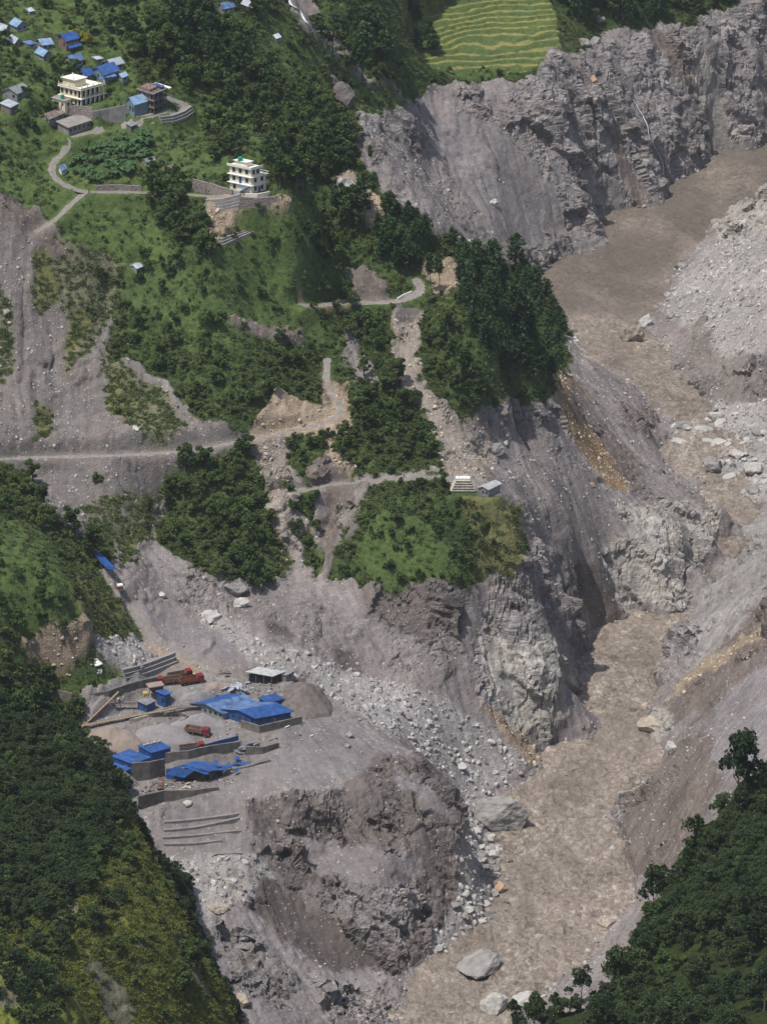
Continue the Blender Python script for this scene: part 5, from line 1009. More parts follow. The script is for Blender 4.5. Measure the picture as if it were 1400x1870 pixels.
for k in range(10): st_.box(-1.6, -.15, Y * .05 + k * .42, Y * .05 + k * .42 + .42, 2.9 - k * .31 - .35, 2.9 - k * .31)
f.part('stair', st_, M_LBLUE); f.part('door', MB().box(-.08, .2, Y * .45, Y * .45 + 1, 3.35, 5.5), M_BLUEW); f.part('door', MB().box(X * .45, X * .45 + 1, -.08, .2, .1, 2.2), M_BLUEW)
rr = f.part('roof_room', MB().box(1.0, X * .5, Y * .3, Y * .85, 9.92, 11.6), M_IVORY); f.part('floor_slab', MB().box(.6, X * .56, Y * .25, Y * .9, 11.6, 11.8), M_WHITE, rr)
f.part('water_tank', MB().cyl((1.2, Y * .62, 12.5), .8, (0, 0, 1), 1.4), M_GREEN); f.part('antenna', MB().bar((.4, Y * .95, 9.9), (.4, Y * .95, 13.6), .06), M_STEEL)
# ------------------------------------------------------------ walls along surveyed lines
def wall(name, label, cat, px, h, m, th=.6, tiers=1, back=.6, group=None, deep=1.5, lift=0):
    w3 = [on(*p) for p in px]; pts_ = []
    for a_, b_ in zip(w3[:-1], w3[1:]):
        k = max(1, int((b_ - a_).length / 2.5)); pts_ += [a_.lerp(b_, i / k) for i in range(k)]
    pts_.append(w3[-1]); n = len(pts_); e = thing(name, (pts_[0].x, pts_[0].y, pts_[0].z), 0, label, cat, group); o = pts_[0]
    hs = h if isinstance(h, (list, tuple)) else [h, h]
    zs = [p.z for p in pts_]; 
    for _ in range(4): zs = [zs[0]] + [(zs[i - 1] + zs[i] + zs[i + 1]) / 3 for i in range(1, n - 1)] + [zs[-1]]
    for t in range(tiers):
        mb = MB(); ring = []
        for i, p in enumerate(pts_):
            d = pts_[min(i + 1, n - 1)] - pts_[max(i - 1, 0)]; L = math.hypot(d.x, d.y) + 1e-6; nx, ny = -d.y / L, d.x / L
            if ny < 0: nx, ny = -nx, -ny
            H = hs[0] + (hs[1] - hs[0]) * i / max(1, n - 1); y0 = t * back; z0 = zs[i] - o.z + lift + H * t / tiers; z1 = z0 + H / tiers - (.05 if tiers > 1 else 0)
            if t == 0: z0 -= deep
            ring.append([(p.x - o.x + nx * k, p.y - o.y + ny * k, z) for k, z in ((y0, z0), (y0 + th, z0), (y0 + th, z1), (y0, z1))])
        for i in range(n - 1): mb.hexa([ring[i][0], ring[i + 1][0], ring[i + 1][1], ring[i][1], ring[i][3], ring[i + 1][3], ring[i + 1][2], ring[i][2]])
        mesh_obj('course' if tiers > 1 else 'wall_face', mb.V, mb.F, m, e)
    return e
wall('retaining_wall', 'tall plain grey retaining wall left of the blue-grey metal shed', 'wall', [(170,226),(200,224),(230,218)], [4.6,5.6], M_CONC, .5)
wall('retaining_wall', 'dark stone retaining wall directly under the cream building', 'wall', [(112,208),(130,213),(150,217),(170,216)], [3.2,4.2], M_RUBW, .5)
wall('gabion_wall', 'curved three-course gabion wall holding up the gravel parking place', 'wall', [(296,229),(320,227),(342,219),(356,208)], 3.0, M_GABION, 1.6, 3, .5)
wall('retaining_wall', 'triangular rubble wall on the left of the white house', 'wall', [(352,351),(385,355),(424,358)], [5.0,2.2], M_RUBW, .6)
wall('gabion_wall', 'wide four-course gabion wall below the road left of the white house', 'wall', [(371,389),(405,390),(437,386)], 4.6, M_GABION, 1.8, 4, .5)
wall('retaining_wall', 'brown rubble wall continuing right of the wide gabion wall', 'wall', [(438,386),(475,382),(508,374)], [4.2,2.0], M_RUBW, .6)
wall('gabion_wall', 'sloping three-course gabion wall with pale top on the rubbly grass', 'wall', [(381,456),(410,450),(440,440),(464,426)], [3.4,1.2], M_GABION, 1.6, 3, .6)
wall('retaining_wall', 'low rubble wall along the uphill side of the village path', 'wall', [(176,349),(215,348),(258,350)], 2.2, M_RUBW, .5)
wall('retaining_wall', 'white plinth wall beneath the white house', 'wall', [(448,363),(470,363),(493,359)], 1.6, M_IVORY, .4)
wall('roadside_wall', 'pale concrete kerb wall along the inside of the gravel road bend', 'wall', [(726,550),(737,544),(752,537)], 1.0, M_WHITE, .4)
wall('gabion_wall', 'three-course gabion wall edging the stone stockpile above the lorries', 'wall', [(231,1245),(270,1236),(300,1226),(325,1214)], 4.2, M_GABION, 1.6, 3, .6)
wall('retaining_wall', 'long dark stained wall behind the conveyor and lorries', 'wall', [(100,1285),(150,1283),(200,1277),(250,1262),(290,1252)], [2.0,3.2], M_CONCD, .5)
wall('retaining_wall', 'concrete plinth wall under the big blue-roofed barracks', 'wall', [(440,1330),(474,1340),(552,1323)], 2.8, M_CONCD, .5)
wall('retaining_wall', 'tall stained concrete wall below the row of blue sheds', 'wall', [(243,1428),(275,1424),(302,1418)], [7.0,6.6], M_CONCD, .5)
wall('retaining_wall', 'long concrete wall with a blue sheet top behind the collapsed shed', 'wall', [(302,1396),(345,1388),(395,1376),(440,1368)], [4.0,2.8], M_CONCD, .5)
wall('sheet_fence', 'long low blue sheet fence running along the top of the concrete wall', 'fence', [(311,1388),(350,1379),(395,1367),(436,1356)], 1.5, M_BLUEW, .15, deep=.3, lift=1.0)
wall('retaining_wall', 'half-buried grey concrete wall right of the blue sheet fence', 'wall', [(449,1381),(480,1378),(510,1367)], [3.2,2.0], M_CONCD, .6)
wall('retaining_wall', 'lowest curved concrete wall below the collapsed blue shed', 'wall', [(254,1480),(300,1465),(355,1456),(400,1444)], [5.2,1.2], M_CONCD, .6)
wall('concrete_beam', 'broken concrete slab lying at the right end of the wreckage', 'slab', [(424,1409),(455,1402),(494,1391)], .7, M_CONCD, 1.6, deep=.5)
wall('retaining_wall', 'short curved wall at the foot of the tan sand heap', 'wall', [(168,1368),(185,1378),(200,1378)], 2.4, M_CONC, .5)
for k, (a_, b_, c_) in enumerate((((300,1506),(360,1502),(436,1490)), ((300,1520),(360,1516),(438,1500)), ((298,1534),(360,1530),(440,1520)), ((300,1546),(360,1544),(405,1538)), ((392,1564),(425,1562),(455,1562)))):
    wall('gabion_terrace', ['topmost', 'second', 'third', 'fourth', 'lowest, shortest'][k] + ' of the mud-covered gabion terraces below the wreckage', 'gabion terrace', [a_, b_, c_], .7, M_MUD, 1.0, 1, group='mud-covered gabion terraces')
f = Fr('concrete_stair', (249,1436), (240,1436), (256,1430)); tag(f.e, 'narrow concrete stair at the left end of the tall wall', 'stair'); mb = MB()
for k in range(9): mb.box(0, f.Lx, k * .55, k * .55 + .55, -2, .3 + k * .5)
f.part('steps', mb, M_CONC)
# ------------------------------------------------------------ works yard
BG = 'blue-roofed sheds of the works yard'
f = house('barracks', 'left wing of the blue barracks with a pale wall and faded broad roof', 'barracks', (408,1314), (352,1297), (470,1298), 2.6, 1.6, M_BLUE2, M_GREYW, 'x', .9, BG, 0, 5, None, mr2=M_BLUE)
f = house('barracks', 'front wing of the blue barracks standing on the concrete plinth', 'barracks', (467,1327), (409,1311), (531,1315), 3.4, 1.3, M_BLUE, M_BLUEW, 'x', .8, BG, 4, 4, 'x', mr2=M_BLUE2)
f = house('shed', 'small dark blue shed at the back right of the barracks', 'shed', (490,1296), (474,1290), (517,1289), 2.6, .6, M_BLUE, M_BLUEW, 's', .4, BG, 1, 0, None)
f = house('cabin', 'tall narrow bright blue cabin beside the hopper', 'cabin', (302,1293), (287,1288), (312,1289), 5.0, .4, M_BLUE, M_BLUEW, 's', .4, BG, 1, 1, None)
f = house('cabin', 'low dark blue cabin with a grey roof left of the tall one', 'cabin', (268,1301), (253,1296), (284,1294), 2.9, .4, M_GTIN, M_BLUEW, 's', .4, BG, 1, 1, None)
f = house('shed', 'wide flat blue-roofed shed at mid left of the lower row', 'shed', (243,1410), (206,1398), (274,1398), 3.0, .5, M_BLUE, M_BLUEW, 's', .3, BG, 0, 2, None, zoff=1)
f = house('shed', 'taller blue shed with pale sacks on its roof in the lower row', 'shed', (277,1396), (254,1386), (312,1387), 4.4, .6, M_BLUE, M_BLUEW, 's', .3, BG, 0, 0, None, zoff=1)
sk = MB()
for k in range(5): sk.cyl((1.2 + k * 1.3, f.Ly * .8 + .2 * (k % 2), 5.35), .38, (1, .2, 0), 1.1, 8)
f.part('roof_sacks', sk, M_BOARD)
f = house('shed', 'lowest blue shed half hidden behind the forested hill', 'shed', (228,1423), (190,1413), (239,1418), 3.0, .5, M_BLUE, M_BLUEW, 's', .4, BG, 1, 0, None)
f = house('open_shed', 'grey tin-roofed open shed standing alone in the debris', 'shed', (497,1250), (455,1246), (515,1243), 3.2, .9, M_WTIN, M_DARK, 's', .7, None, 0, 0, None)  # solid near-black body paints the shaded inside of the open shed
for k in range(4): f.part('post', MB().bar((-.3, f.Ly * k / 3, -.4), (-.3, f.Ly * k / 3, 3.3), .1), M_TIMBER)
f = house('shed', 'small pale lean-to at the right of the open tin shed', 'shed', (522,1246), (508,1243), (537,1238), 2.6, .5, M_GTIN, M_CONC, 's', .3, None, 1, 0, None)
f = house('shed', 'little metal shed with a bluish-white roof on the brink above the river', 'shed', (891,908), (872,905), (913,897), 3.0, .9, M_WTIN, M_GREYW, 'x', .4, None, 0, 2, 'y')
# collapsed shed
f = Fr('collapsed_shed', (372,1424), (304,1417), (420,1408), 1.1); tag(f.e, 'collapsed shed with a buckled bright blue roof sliding over its shade-painted walls', 'shed'); X, Y = f.Lx, f.Ly
f.part('wall', MB().box(.5, X * .8, .8, Y * .75, -3, 2.2), M_DARK); f.part('wall', MB().box(-.1, .4, Y * .55, Y, -3, 2.6), M_BLUEW)  # near-black front box paints the shade beneath the roof
def sheet(z): 
    mb = MB(); rs_ = random.Random(z); 
    for i in range(7):
        a_, b_ = i / 7, (i + 1) / 7; j = rs_.uniform(-.25, .25)
        mb.slab((X * a_ - .5, -1.2 + j, 2.3 + j + .6 * math.sin(i)), (X * b_ - .55, -1.2 + j, 2.2 + j + .6 * math.sin(i + .6)), (X * b_ - .55, Y * .5, 4.2 - .25 * i + j), (X * a_ - .5, Y * .5, 4.4 - .25 * i + j), .08)
    return mb
f.part('roof', sheet(3), M_BLUE)
mb = MB()
for i in range(6): mb.slab((X * i / 6, Y * .5 + .1, 4.3 - .3 * i), (X * (i + 1) / 6 - .1, Y * .5 + .1, 4.1 - .3 * i), (X * (i + 1) / 6 - .3, Y * .95, 2.4 + .3 * (i % 2)), (X * i / 6, Y * .95, 2.8 - .4 * (i % 2)), .08)
f.part('roof', mb, M_BLUE)
f.part('hanging_sheet', MB().slab((-2.4, Y * .35, 1.0), (-.6, Y * .2, 3.4), (-.5, Y * .75, 4.0), (-2.2, Y * .85, 1.6), .08), M_BLUE)
mb = MB()
for k in range(12): a_ = rnd.uniform(0, X); mb.bar((a_, rnd.uniform(-1, 1), -1.8), (a_ + rnd.uniform(-.8, .8), rnd.uniform(-.5, 1.5), 2.6), .09)
f.part('broken_posts', mb, M_STEEL)
def wreck(label, u, v, L, m, n, cat='wreckage', hgt=1.2, seed=1, ms=None):
    p = on(u, v); e = thing('wreckage', p, rnd.random(), label, cat, 'heaps of wreckage in the works yard'); rs_ = random.Random(seed)
    for nm, mm, k in (('crumpled_sheets', m, n), ('twisted_bars', ms or M_STEEL, n)):
        mb = MB()
        for i in range(k):
            x, y, z = rs_.gauss(0, L / 3), rs_.gauss(0, L / 6), rs_.uniform(.1, hgt); a_ = rs_.uniform(0, 6.28); w_ = rs_.uniform(.8, 2.2)
            if nm[0] == 'c':
                c, s = math.cos(a_) * w_, math.sin(a_) * w_; t = rs_.uniform(-.6, .6)
                mb.slab((x - c, y - s, z - t), (x + s * .5, y - c * .5, z + t * .5), (x + c, y + s, z + t), (x - s * .5, y + c * .5, z + rs_.uniform(-.3, .5)), .06)
            else: mb.bar((x, y, z - .8), (x + math.cos(a_) * w_ * 1.4, y + math.sin(a_) * w_ * 1.4, z + rs_.uniform(-.2, 1.2)), .07)
        mesh_obj(nm, mb.V, mb.F, mm, e)
wreck('tangle of torn bright blue sheets right of the collapsed shed', 428, 1402, 9, M_BLUE, 16, seed=2, hgt=1.8)
wreck('dark twisted bars and grey sheets at the end of the blue fence', 443, 1370, 7, M_GTIN, 10, seed=3, hgt=2.4, ms=M_DARK)
wreck('brown and red litter strewn below the tall concrete wall', 300, 1436, 8, M_BROWNST, 12, seed=4, hgt=.9, ms=M_BROWNST)
wreck('scattered boards and a red drum in front of the collapsed shed', 345, 1436, 10, M_BOARD, 7, seed=5, hgt=.4, ms=M_RED)
wreck('flattened white sheets left of the open tin shed', 430, 1254, 8, M_PALE, 9, seed=6, hgt=.5, ms=M_BOARD)
wreck('rusty scrap and boards between the lorries and the open tin shed', 408, 1232, 7, M_RUST, 8, seed=7, hgt=.7, ms=M_BROWNST)
wreck('splintered boards and bars behind the right end of the barracks', 545, 1290, 7, M_BOARD, 9, seed=8, hgt=1.2, ms=M_TIMBER)
wreck('single white plank and sheet lying before the concrete plinth', 517, 1330, 3, M_WHITE, 2, seed=9, hgt=.5, ms=M_WHITE)
def plate(m, a_, b_):
    me = bpy.data.meshes.new('scrap'); q = MB().slab((-a_, -b_, .1), (a_, -b_ * .7, .25), (a_ * .9, b_, .35), (-a_, b_ * .8, .05), .08); me.from_pydata(q.V, [], q.F); me.materials.append(m); return src('scrap', me)
lp = scatter_px([(215,1440),(300,1425),(420,1412),(430,1432),(330,1448),(250,1462)], 110, 3, 41) + scatter_px([(200,1330),(330,1300),(560,1290),(600,1330),(470,1400),(440,1350),(300,1330)], 110, 7, 42) + scatter_px([(380,1250),(460,1240),(560,1262),(545,1290),(470,1270),(390,1272)], 90, 5, 43)
spread('litter', 'small scraps of board, tin and plastic littering the works yard', 'litter', [on(*p) + Vector((0, 0, .1)) for p in lp], [random.Random(i).uniform(.35, 1.3) for i in range(len(lp))], False, [plate(M_BOARD, .9, .12), plate(M_RUST, .5, .4), plate(M_PALE, .6, .35), plate(M_BROWNST, .3, .3), plate(M_BLUE, .4, .3), plate(M_TIMBER, 1.1, .1), plate(M_STEEL, .4, .5)])
# heaps of sand and gravel
def pile(label, px, h, m, seed=0):
    c = [sum(p[i] for p in px) / len(px) for i in (0, 1)]; w3 = [on(*p) for p in px]; o = sum(w3, Vector()) / len(w3); V, F = [], []; n, K = 40, 14; poly2 = [(p.x - o.x, p.y - o.y) for p in w3]
    def rad(a_):
        best = 5
        for i in range(len(poly2)):
            x1, y1 = poly2[i]; x2, y2 = poly2[(i + 1) % len(poly2)]; dx, dy = math.cos(a_), math.sin(a_); den = dx * (y2 - y1) - dy * (x2 - x1)
            if abs(den) > 1e-6:
                t = (x1 * (y2 - y1) - y1 * (x2 - x1)) / den; s_ = (x1 * dy - y1 * dx) / den
                if t > 0 and -0.001 <= s_ <= 1.001: best = t
        return best
    for k in range(K + 1):
        q = k / K
        for i in range(n):
            a_ = 6.283 * i / n; r = rad(a_) * q * (1.05 + .04 * math.sin(a_ * 5 + seed)); x, y = math.cos(a_) * r, math.sin(a_) * r
            hh = h * (1 - q) ** .9 * (1 + .22 * mn.noise(Vector((x * .25 + seed, y * .25, 0)))) + .3 * mn.noise(Vector((x * .7, y * .7, seed)))
            V.append((x, y, max(hh, -.6) + zat(o.x + x, o.y + y) - o.z - (.35 if k == K else -.02)))
    for k in range(K):
        for i in range(n): F.append((k * n + i, (k + 1) * n + i, (k + 1) * n + (i + 1) % n, k * n + (i + 1) % n))
    ob = mesh_obj('gravel_heap', V, F, m, smooth=True); ob.location = o; tag(ob, label, 'heap', 'heaps of sand and gravel in the works yard')
pile('large tan sand heap at the left of the yard', [(152,1362),(185,1372),(235,1378),(262,1368),(250,1345),(215,1335),(170,1338)], 6.0, M_TANSAND, 1)
pile('broad grey gravel heap right of the tan sand heap', [(240,1350),(285,1360),(340,1362),(352,1348),(330,1332),(285,1328),(250,1334)], 5.0, M_GRAV, 2)
pile('grey gravel heap between the conveyor and the barracks', [(308,1326),(360,1330),(408,1330),(412,1318),(380,1308),(335,1308)], 4.2, M_GRAV, 3)
pile('dark grey heap behind the inclined conveyor', [(158,1308),(190,1310),(220,1302),(210,1288),(180,1286)], 4.5, M_GRAV, 4)
pile('small gravel heap behind the tall blue cabin', [(325,1285),(370,1290),(400,1280),(380,1268),(340,1268)], 1.8, M_GRAV, 5)
pile('big brown mud mound right of the barracks', [(512,1300),(560,1312),(604,1310),(606,1285),(580,1255),(540,1248),(515,1262)], 6.0, M_MUDD, 9)
pile('low brown earth ramp left of the open tin shed', [(372,1262),(420,1262),(425,1250),(385,1246)], 1.4, M_TANSAND, 6)
# conveyors
def conveyor(label, a_, b_, za, zb, w_=1.4, depth=1.5, legs=4, belt=M_TIMBER, group='conveyors of the stone crusher'):
    p, q = on(*a_), on(*b_); d = q - p; rz = math.atan2(d.y, d.x); L = math.hypot(d.x, d.y); dz = q.z - p.z; e = thing('conveyor', p, rz, label, 'conveyor', group)
    f0 = lambda t: za + (zb + dz - za) * t
    mesh_obj('belt', *(lambda m_: (m_.V, m_.F))(MB().slab((0, -w_ / 2, f0(0)), (L, -w_ / 2, f0(1)), (L, w_ / 2, f0(1)), (0, w_ / 2, f0(0)), .15)), belt, e)
    for s in (-1, 1):
        mb = MB(); n = max(4, int(L / 2))
        for i in range(n):
            t0, t1 = i / n, (i + 1) / n; y = s * (w_ / 2 + .1); mb.bar((L * t0, y, f0(t0) - depth), (L * t1, y, f0(t1) - depth), .07, 4).bar((L * t0, y, f0(t0)), (L * t1, y, f0(t1)), .07, 4).bar((L * t0, y, f0(t0) - depth), (L * t1, y, f0(t1)), .05, 4)
        mesh_obj('truss', mb.V, mb.F, M_BROWNST, e)
    for k in range(legs):
        t = (k + .7) / legs; g = dz * t; mb = MB()
        for s in (-1, 1): mb.bar((L * t, s * w_ * .8, g - 1), (L * t, s * w_ * .5, f0(t) - depth), .1, 5)
        mesh_obj('leg', mb.V, mb.F, M_STEEL, e)
conveyor('steep conveyor rising to the right at the left of the yard', (148,1334), (218,1300), .8, 7.5, .9, 1.2, 3)
conveyor('long level conveyor on a dark truss in front of the blue cabins', (150,1336), (322,1309), 2.2, 3.2, 1.2, 1.6, 6, M_TIMBER)
conveyor('thin grey lattice conveyor behind the steep one', (136,1306), (262,1296), 3.5, 3.0, .9, .9, 4, M_STEEL)
conveyor('short conveyor reaching from the cabins to the barracks', (300,1306), (385,1296), 2.6, 1.4, 1.0, .8, 3, M_STEEL)
conveyor('leaning lattice boom over the grey gravel heap', (322,1326), (352,1318), 5.2, 1.2, .7, .7, 1, M_BROWNST)
f = Fr('plank_deck', (250,1318), (205,1324), (300,1306)); tag(f.e, 'pale board deck beside the long level conveyor', 'deck'); f.part('boards', MB().box(0, f.Lx, 0, 2.6, -.5, 1.4), M_BOARD)
# hopper
p = on(284,1275); e = thing('hopper', p, R(20), 'rust-brown feed hopper on steel legs left of the tall blue cabin', 'hopper')
mb = MB().hexa([(-1, -.8, 2.4), (1, -.8, 2.4), (1, .8, 2.4), (-1, .8, 2.4), (-3, -2, 5.0), (3, -2, 5.0), (3, 2, 5.0), (-3, 2, 5.0)]); mesh_obj('bin', mb.V, mb.F, M_BROWNST, e)
mb = MB().box(-2.7, 2.7, -1.7, 1.7, 5.02, 5.1); mesh_obj('load', mb.V, mb.F, M_TANSAND, e)
for a_ in (-1, 1):
    for b_ in (-1, 1): mb = MB().bar((a_ * 2.2, b_ * 1.5, -.6), (a_ * 1.4, b_ * 1.0, 3.2), .14); mesh_obj('leg', mb.V, mb.F, M_STEEL, e)
mb = MB().box(-4.4, -2.9, -1.2, .6, .6, 2.8); mesh_obj('motor_housing', mb.V, mb.F, M_LYEL, e)
# lorries
def lorry(label, a_, b_, bedm, flip=False, up=0):
    p, q = on(*a_), on(*b_); d = q - p; L = 8.6; rz = math.atan2(d.y, d.x); c = (p + q) / 2; c.z = zat(c.x, c.y) + up; e = thing('dump_truck', c, rz, label, 'lorry', 'red dump trucks in the works yard')
    def pt(nm, mb, m, par=None): return mesh_obj(nm, mb.V, mb.F, m, par or e)
    pt('chassis', MB().box(-4.1, 4.0, -.5, .5, .75, 1.1), M_STEEL)
    cb = pt('cab', MB().hexa([(2.3, -1.2, .8), (4.3, -1.2, .8), (4.3, 1.2, .8), (2.3, 1.2, .8), (2.3, -1.15, 3.05), (4.05, -1.15, 3.05), (4.05, 1.15, 3.05), (2.3, 1.15, 3.05)]), M_RED)
    pt('windscreen', MB().hexa([(4.2, -1.05, 1.9), (4.34, -1.05, 1.9), (4.34, 1.05, 1.9), (4.2, 1.05, 1.9), (4.0, -1.0, 2.8), (4.16, -1.0, 2.8), (4.16, 1.0, 2.8), (4.0, 1.0, 2.8)]), M_GLASS, cb)
    for s in (-1, 1):
        pt('side_window', MB().box(2.9, 3.9, s * 1.17 - .05, s * 1.17 + .05, 1.95, 2.7), M_GLASS, cb); pt('headlight', MB().box(4.3, 4.36, s * .9 - .15, s * .9 + .15, 1.0, 1.25), M_WHITE)
    pt('bumper', MB().box(4.3, 4.5, -1.2, 1.2, .5, .95), M_RED)
    bd = pt('bed', MB().box(-4.3, 2.1, -1.25, 1.25, 1.15, 1.3).box(-4.3, 2.1, -1.25, -1.15, 1.3, 2.55).box(-4.3, 2.1, 1.15, 1.25, 1.3, 2.55).box(2.0, 2.1, -1.15, 1.15, 1.3, 2.9).box(-4.3, -4.2, -1.15, 1.15, 1.3, 2.5), bedm)
    rb = MB()
    for k in range(8):
        for s in (-1, 1): rb.box(-4.2 + k * .87, -4.08 + k * .87, s * 1.3 - .04, s * 1.3 + .04, 1.2, 2.5)
    pt('ribs', rb, M_RED, bd)
    for x in (3.2, -1.4, -2.8):
        for s in (-1, 1):
            w_ = pt('wheel', MB().cyl((x, s * 1.0, .5), .52, (0, 1, 0), .42, 14), M_TYRE); pt('rim', MB().cyl((x, s * 1.22, .5), .26, (0, 1, 0), .06, 10), M_STEEL, w_)
lorry('red dump truck at the far left facing left with a grey-brown bed', (327,1248), (292,1252), M_BEDP)
lorry('orange-bedded red dump truck beside it facing right', (332,1252), (368,1246), M_ORANGE)
lorry('red dump truck standing behind the two others, mostly its bed showing', (312,1243), (346,1237), M_BEDP)
lorry('red dump truck heading down to the right beside the grey gravel', (341,1338), (382,1346), M_BEDP)
lorry('dusty red dump truck parked on the ledge above the blue fence', (331,1376), (371,1370), M_BEDP)
# blue canopy and drill
f = Fr('canopy', (197,1052), (168,1026), (213,1052)); tag(f.e, 'bright blue tin canopy on thin posts at the brink of the grassy bank', 'canopy'); X, Y = f.Lx, f.Ly
f.part('roof', MB().slab((-.3, -.3, 2.9), (X + .3, -.3, 2.6), (X + .3, Y, 3.4), (-.3, Y, 3.8), .1), M_BLUE)
for k in range(5):
    f.part('post', MB().bar((X, Y * k / 4.2, -2.5), (X, Y * k / 4.2, 2.8), .09), M_STEEL)
    if k % 2 == 0: f.part('post', MB().bar((.2, Y * k / 4.2, -2.5), (.2, Y * k / 4.2, 3.0), .09), M_STEEL)
p = on(218,1078); e = thing('generator', p, .3, 'small orange machine with a white hood at the foot of the canopy', 'machine')
for nm, mb, m in (('body', MB().box(-1.4, 1.2, -.8, .8, .2, 1.4), M_ORANGE), ('hood', MB().box(-.6, 1.3, -.85, .85, 1.42, 1.9), M_WHITE), ('frame', MB().box(-1.6, 1.6, -.9, .9, -.3, .2), M_STEEL)): mesh_obj(nm, mb.V, mb.F, m, e)
# crib stack
f = Fr('crib_stack', (866,902), (826,900), (869,890)); tag(f.e, 'tiered timber and stone crib with pale sacks on top beside the metal shed', 'crib')
c0 = on(845,898); X = 8.6; f.e.location = (c0.x - X / 2, c0.y - 1, c0.z); f.e.rotation_euler = (0, 0, 0); f.ey = Vector((0, 1, 0))
for k in range(5):
    i = k * .45; f.part('course', MB().box(i, X - i, i * .6, 5 - i * .5, k * .85 - (1 if k == 0 else 0), k * .85 + .6), M_RUBW)
    f.part('timber_layer', MB().box(i - .2, X - i + .2, i * .6 - .2, 5 - i * .5 + .2, k * .85 + .6, k * .85 + .85), M_BOARD)
mb = MB()
for k in range(8): mb.cyl((2.2 + (k % 4) * 1.3, 2.2 + (k // 4) * 1.0, 4.6), .45, (1, .1, 0), 1.2, 8)
f.part('sacks', mb, M_WHITE)
# ------------------------------------------------------------ boulders one can point at
import bmesh
M_BG = mat('grey_boulder', (.24, .23, .22), .9, .28, .35, bump=.5); M_BP = mat('pale_boulder', (.40, .385, .36), .9, .22, .35, bump=.5); M_BT = mat('tan_boulder', (.36, .31, .25), .9, .3, .3, bump=.5)
M_BS = mat('streaked_boulder', (.21, .18, .15), .9, .75, .25, bump=.6); M_BO = mat('orange_boulder', (.38, .26, .18), .9, .35, .4, bump=.4); M_BD = mat('dark_boulder', (.12, .105, .10), .9, .3, .4, bump=.5); M_BB = mat('banded_boulder', (.30, .29, .27), .9, .9, .22, bump=.6)
def boulder(label, u, v, w_, hr, m, seed, cat='boulder', dr=.85, group=None, sink=.22, tilt=0, name='boulder', water=False):
    p = on(u, v) if not water else Vector(P(u, v, .1)); bm = bmesh.new(); bmesh.ops.create_icosphere(bm, subdivisions=5 if w_ > 5 else 4 if w_ > 3 else 3, radius=1); rs_ = random.Random(seed); r = w_ / 2
    pl = [(Vector((rs_.gauss(0, 1), rs_.gauss(0, 1), rs_.gauss(.2, 1))).normalized(), rs_.uniform(.55, .86)) for _ in range(13)]; o = Vector((seed * 1.7, 3, 0))
    for q in bm.verts:
        c = q.co.copy()
        for nn, d in pl:
            k = c.dot(nn)
            if k > d: c -= nn * (k - d) * .95
        c *= 1 + .10 * mn.fractal(c * 2.2 + o, .8, 2.1, 6) + .06 * mn.ridged_multi_fractal(c * 1.3 + o, .9, 2, 4, 1, 2); q.co = Vector((c.x * r, c.y * r * dr, c.z * r * hr))
    me = bpy.data.meshes.new('boulder'); bm.to_mesh(me); bm.free(); me.materials.append(m)
    ob = bpy.data.objects.new(name, me); COL.objects.link(ob); ob.location = (p.x, p.y + r * dr * .5, p.z + r * hr * ((.5 if water else .85) - sink)); ob.rotation_euler = (rs_.uniform(-.2, .2), tilt, rs_.uniform(-.6, .6)); return tag(ob, label, cat, group)
def wet_line(m):                                   # silt-wet band where the rock meets the water
    n = m.node_tree.nodes; l = m.node_tree.links; b = n['Principled BSDF']; src_ = b.inputs['Base Color'].links[0].from_socket
    g = n.new('ShaderNodeNewGeometry'); sx = n.new('ShaderNodeSeparateXYZ'); l.new(g.outputs['Position'], sx.inputs[0]); mr = n.new('ShaderNodeMapRange'); l.new(sx.outputs[2], mr.inputs[0])
    mr.inputs[1].default_value = .7; mr.inputs[2].default_value = 1.3; mr.inputs[3].default_value = .42; mr.inputs[4].default_value = 1
    v = n.new('ShaderNodeVectorMath'); v.operation = 'SCALE'; l.new(src_, v.inputs[0]); l.new(mr.outputs[0], v.inputs['Scale']); l.new(v.outputs[0], b.inputs['Base Color'])
for m in (M_BG, M_BP, M_BT, M_BS, M_BO, M_BD): wet_line(m)
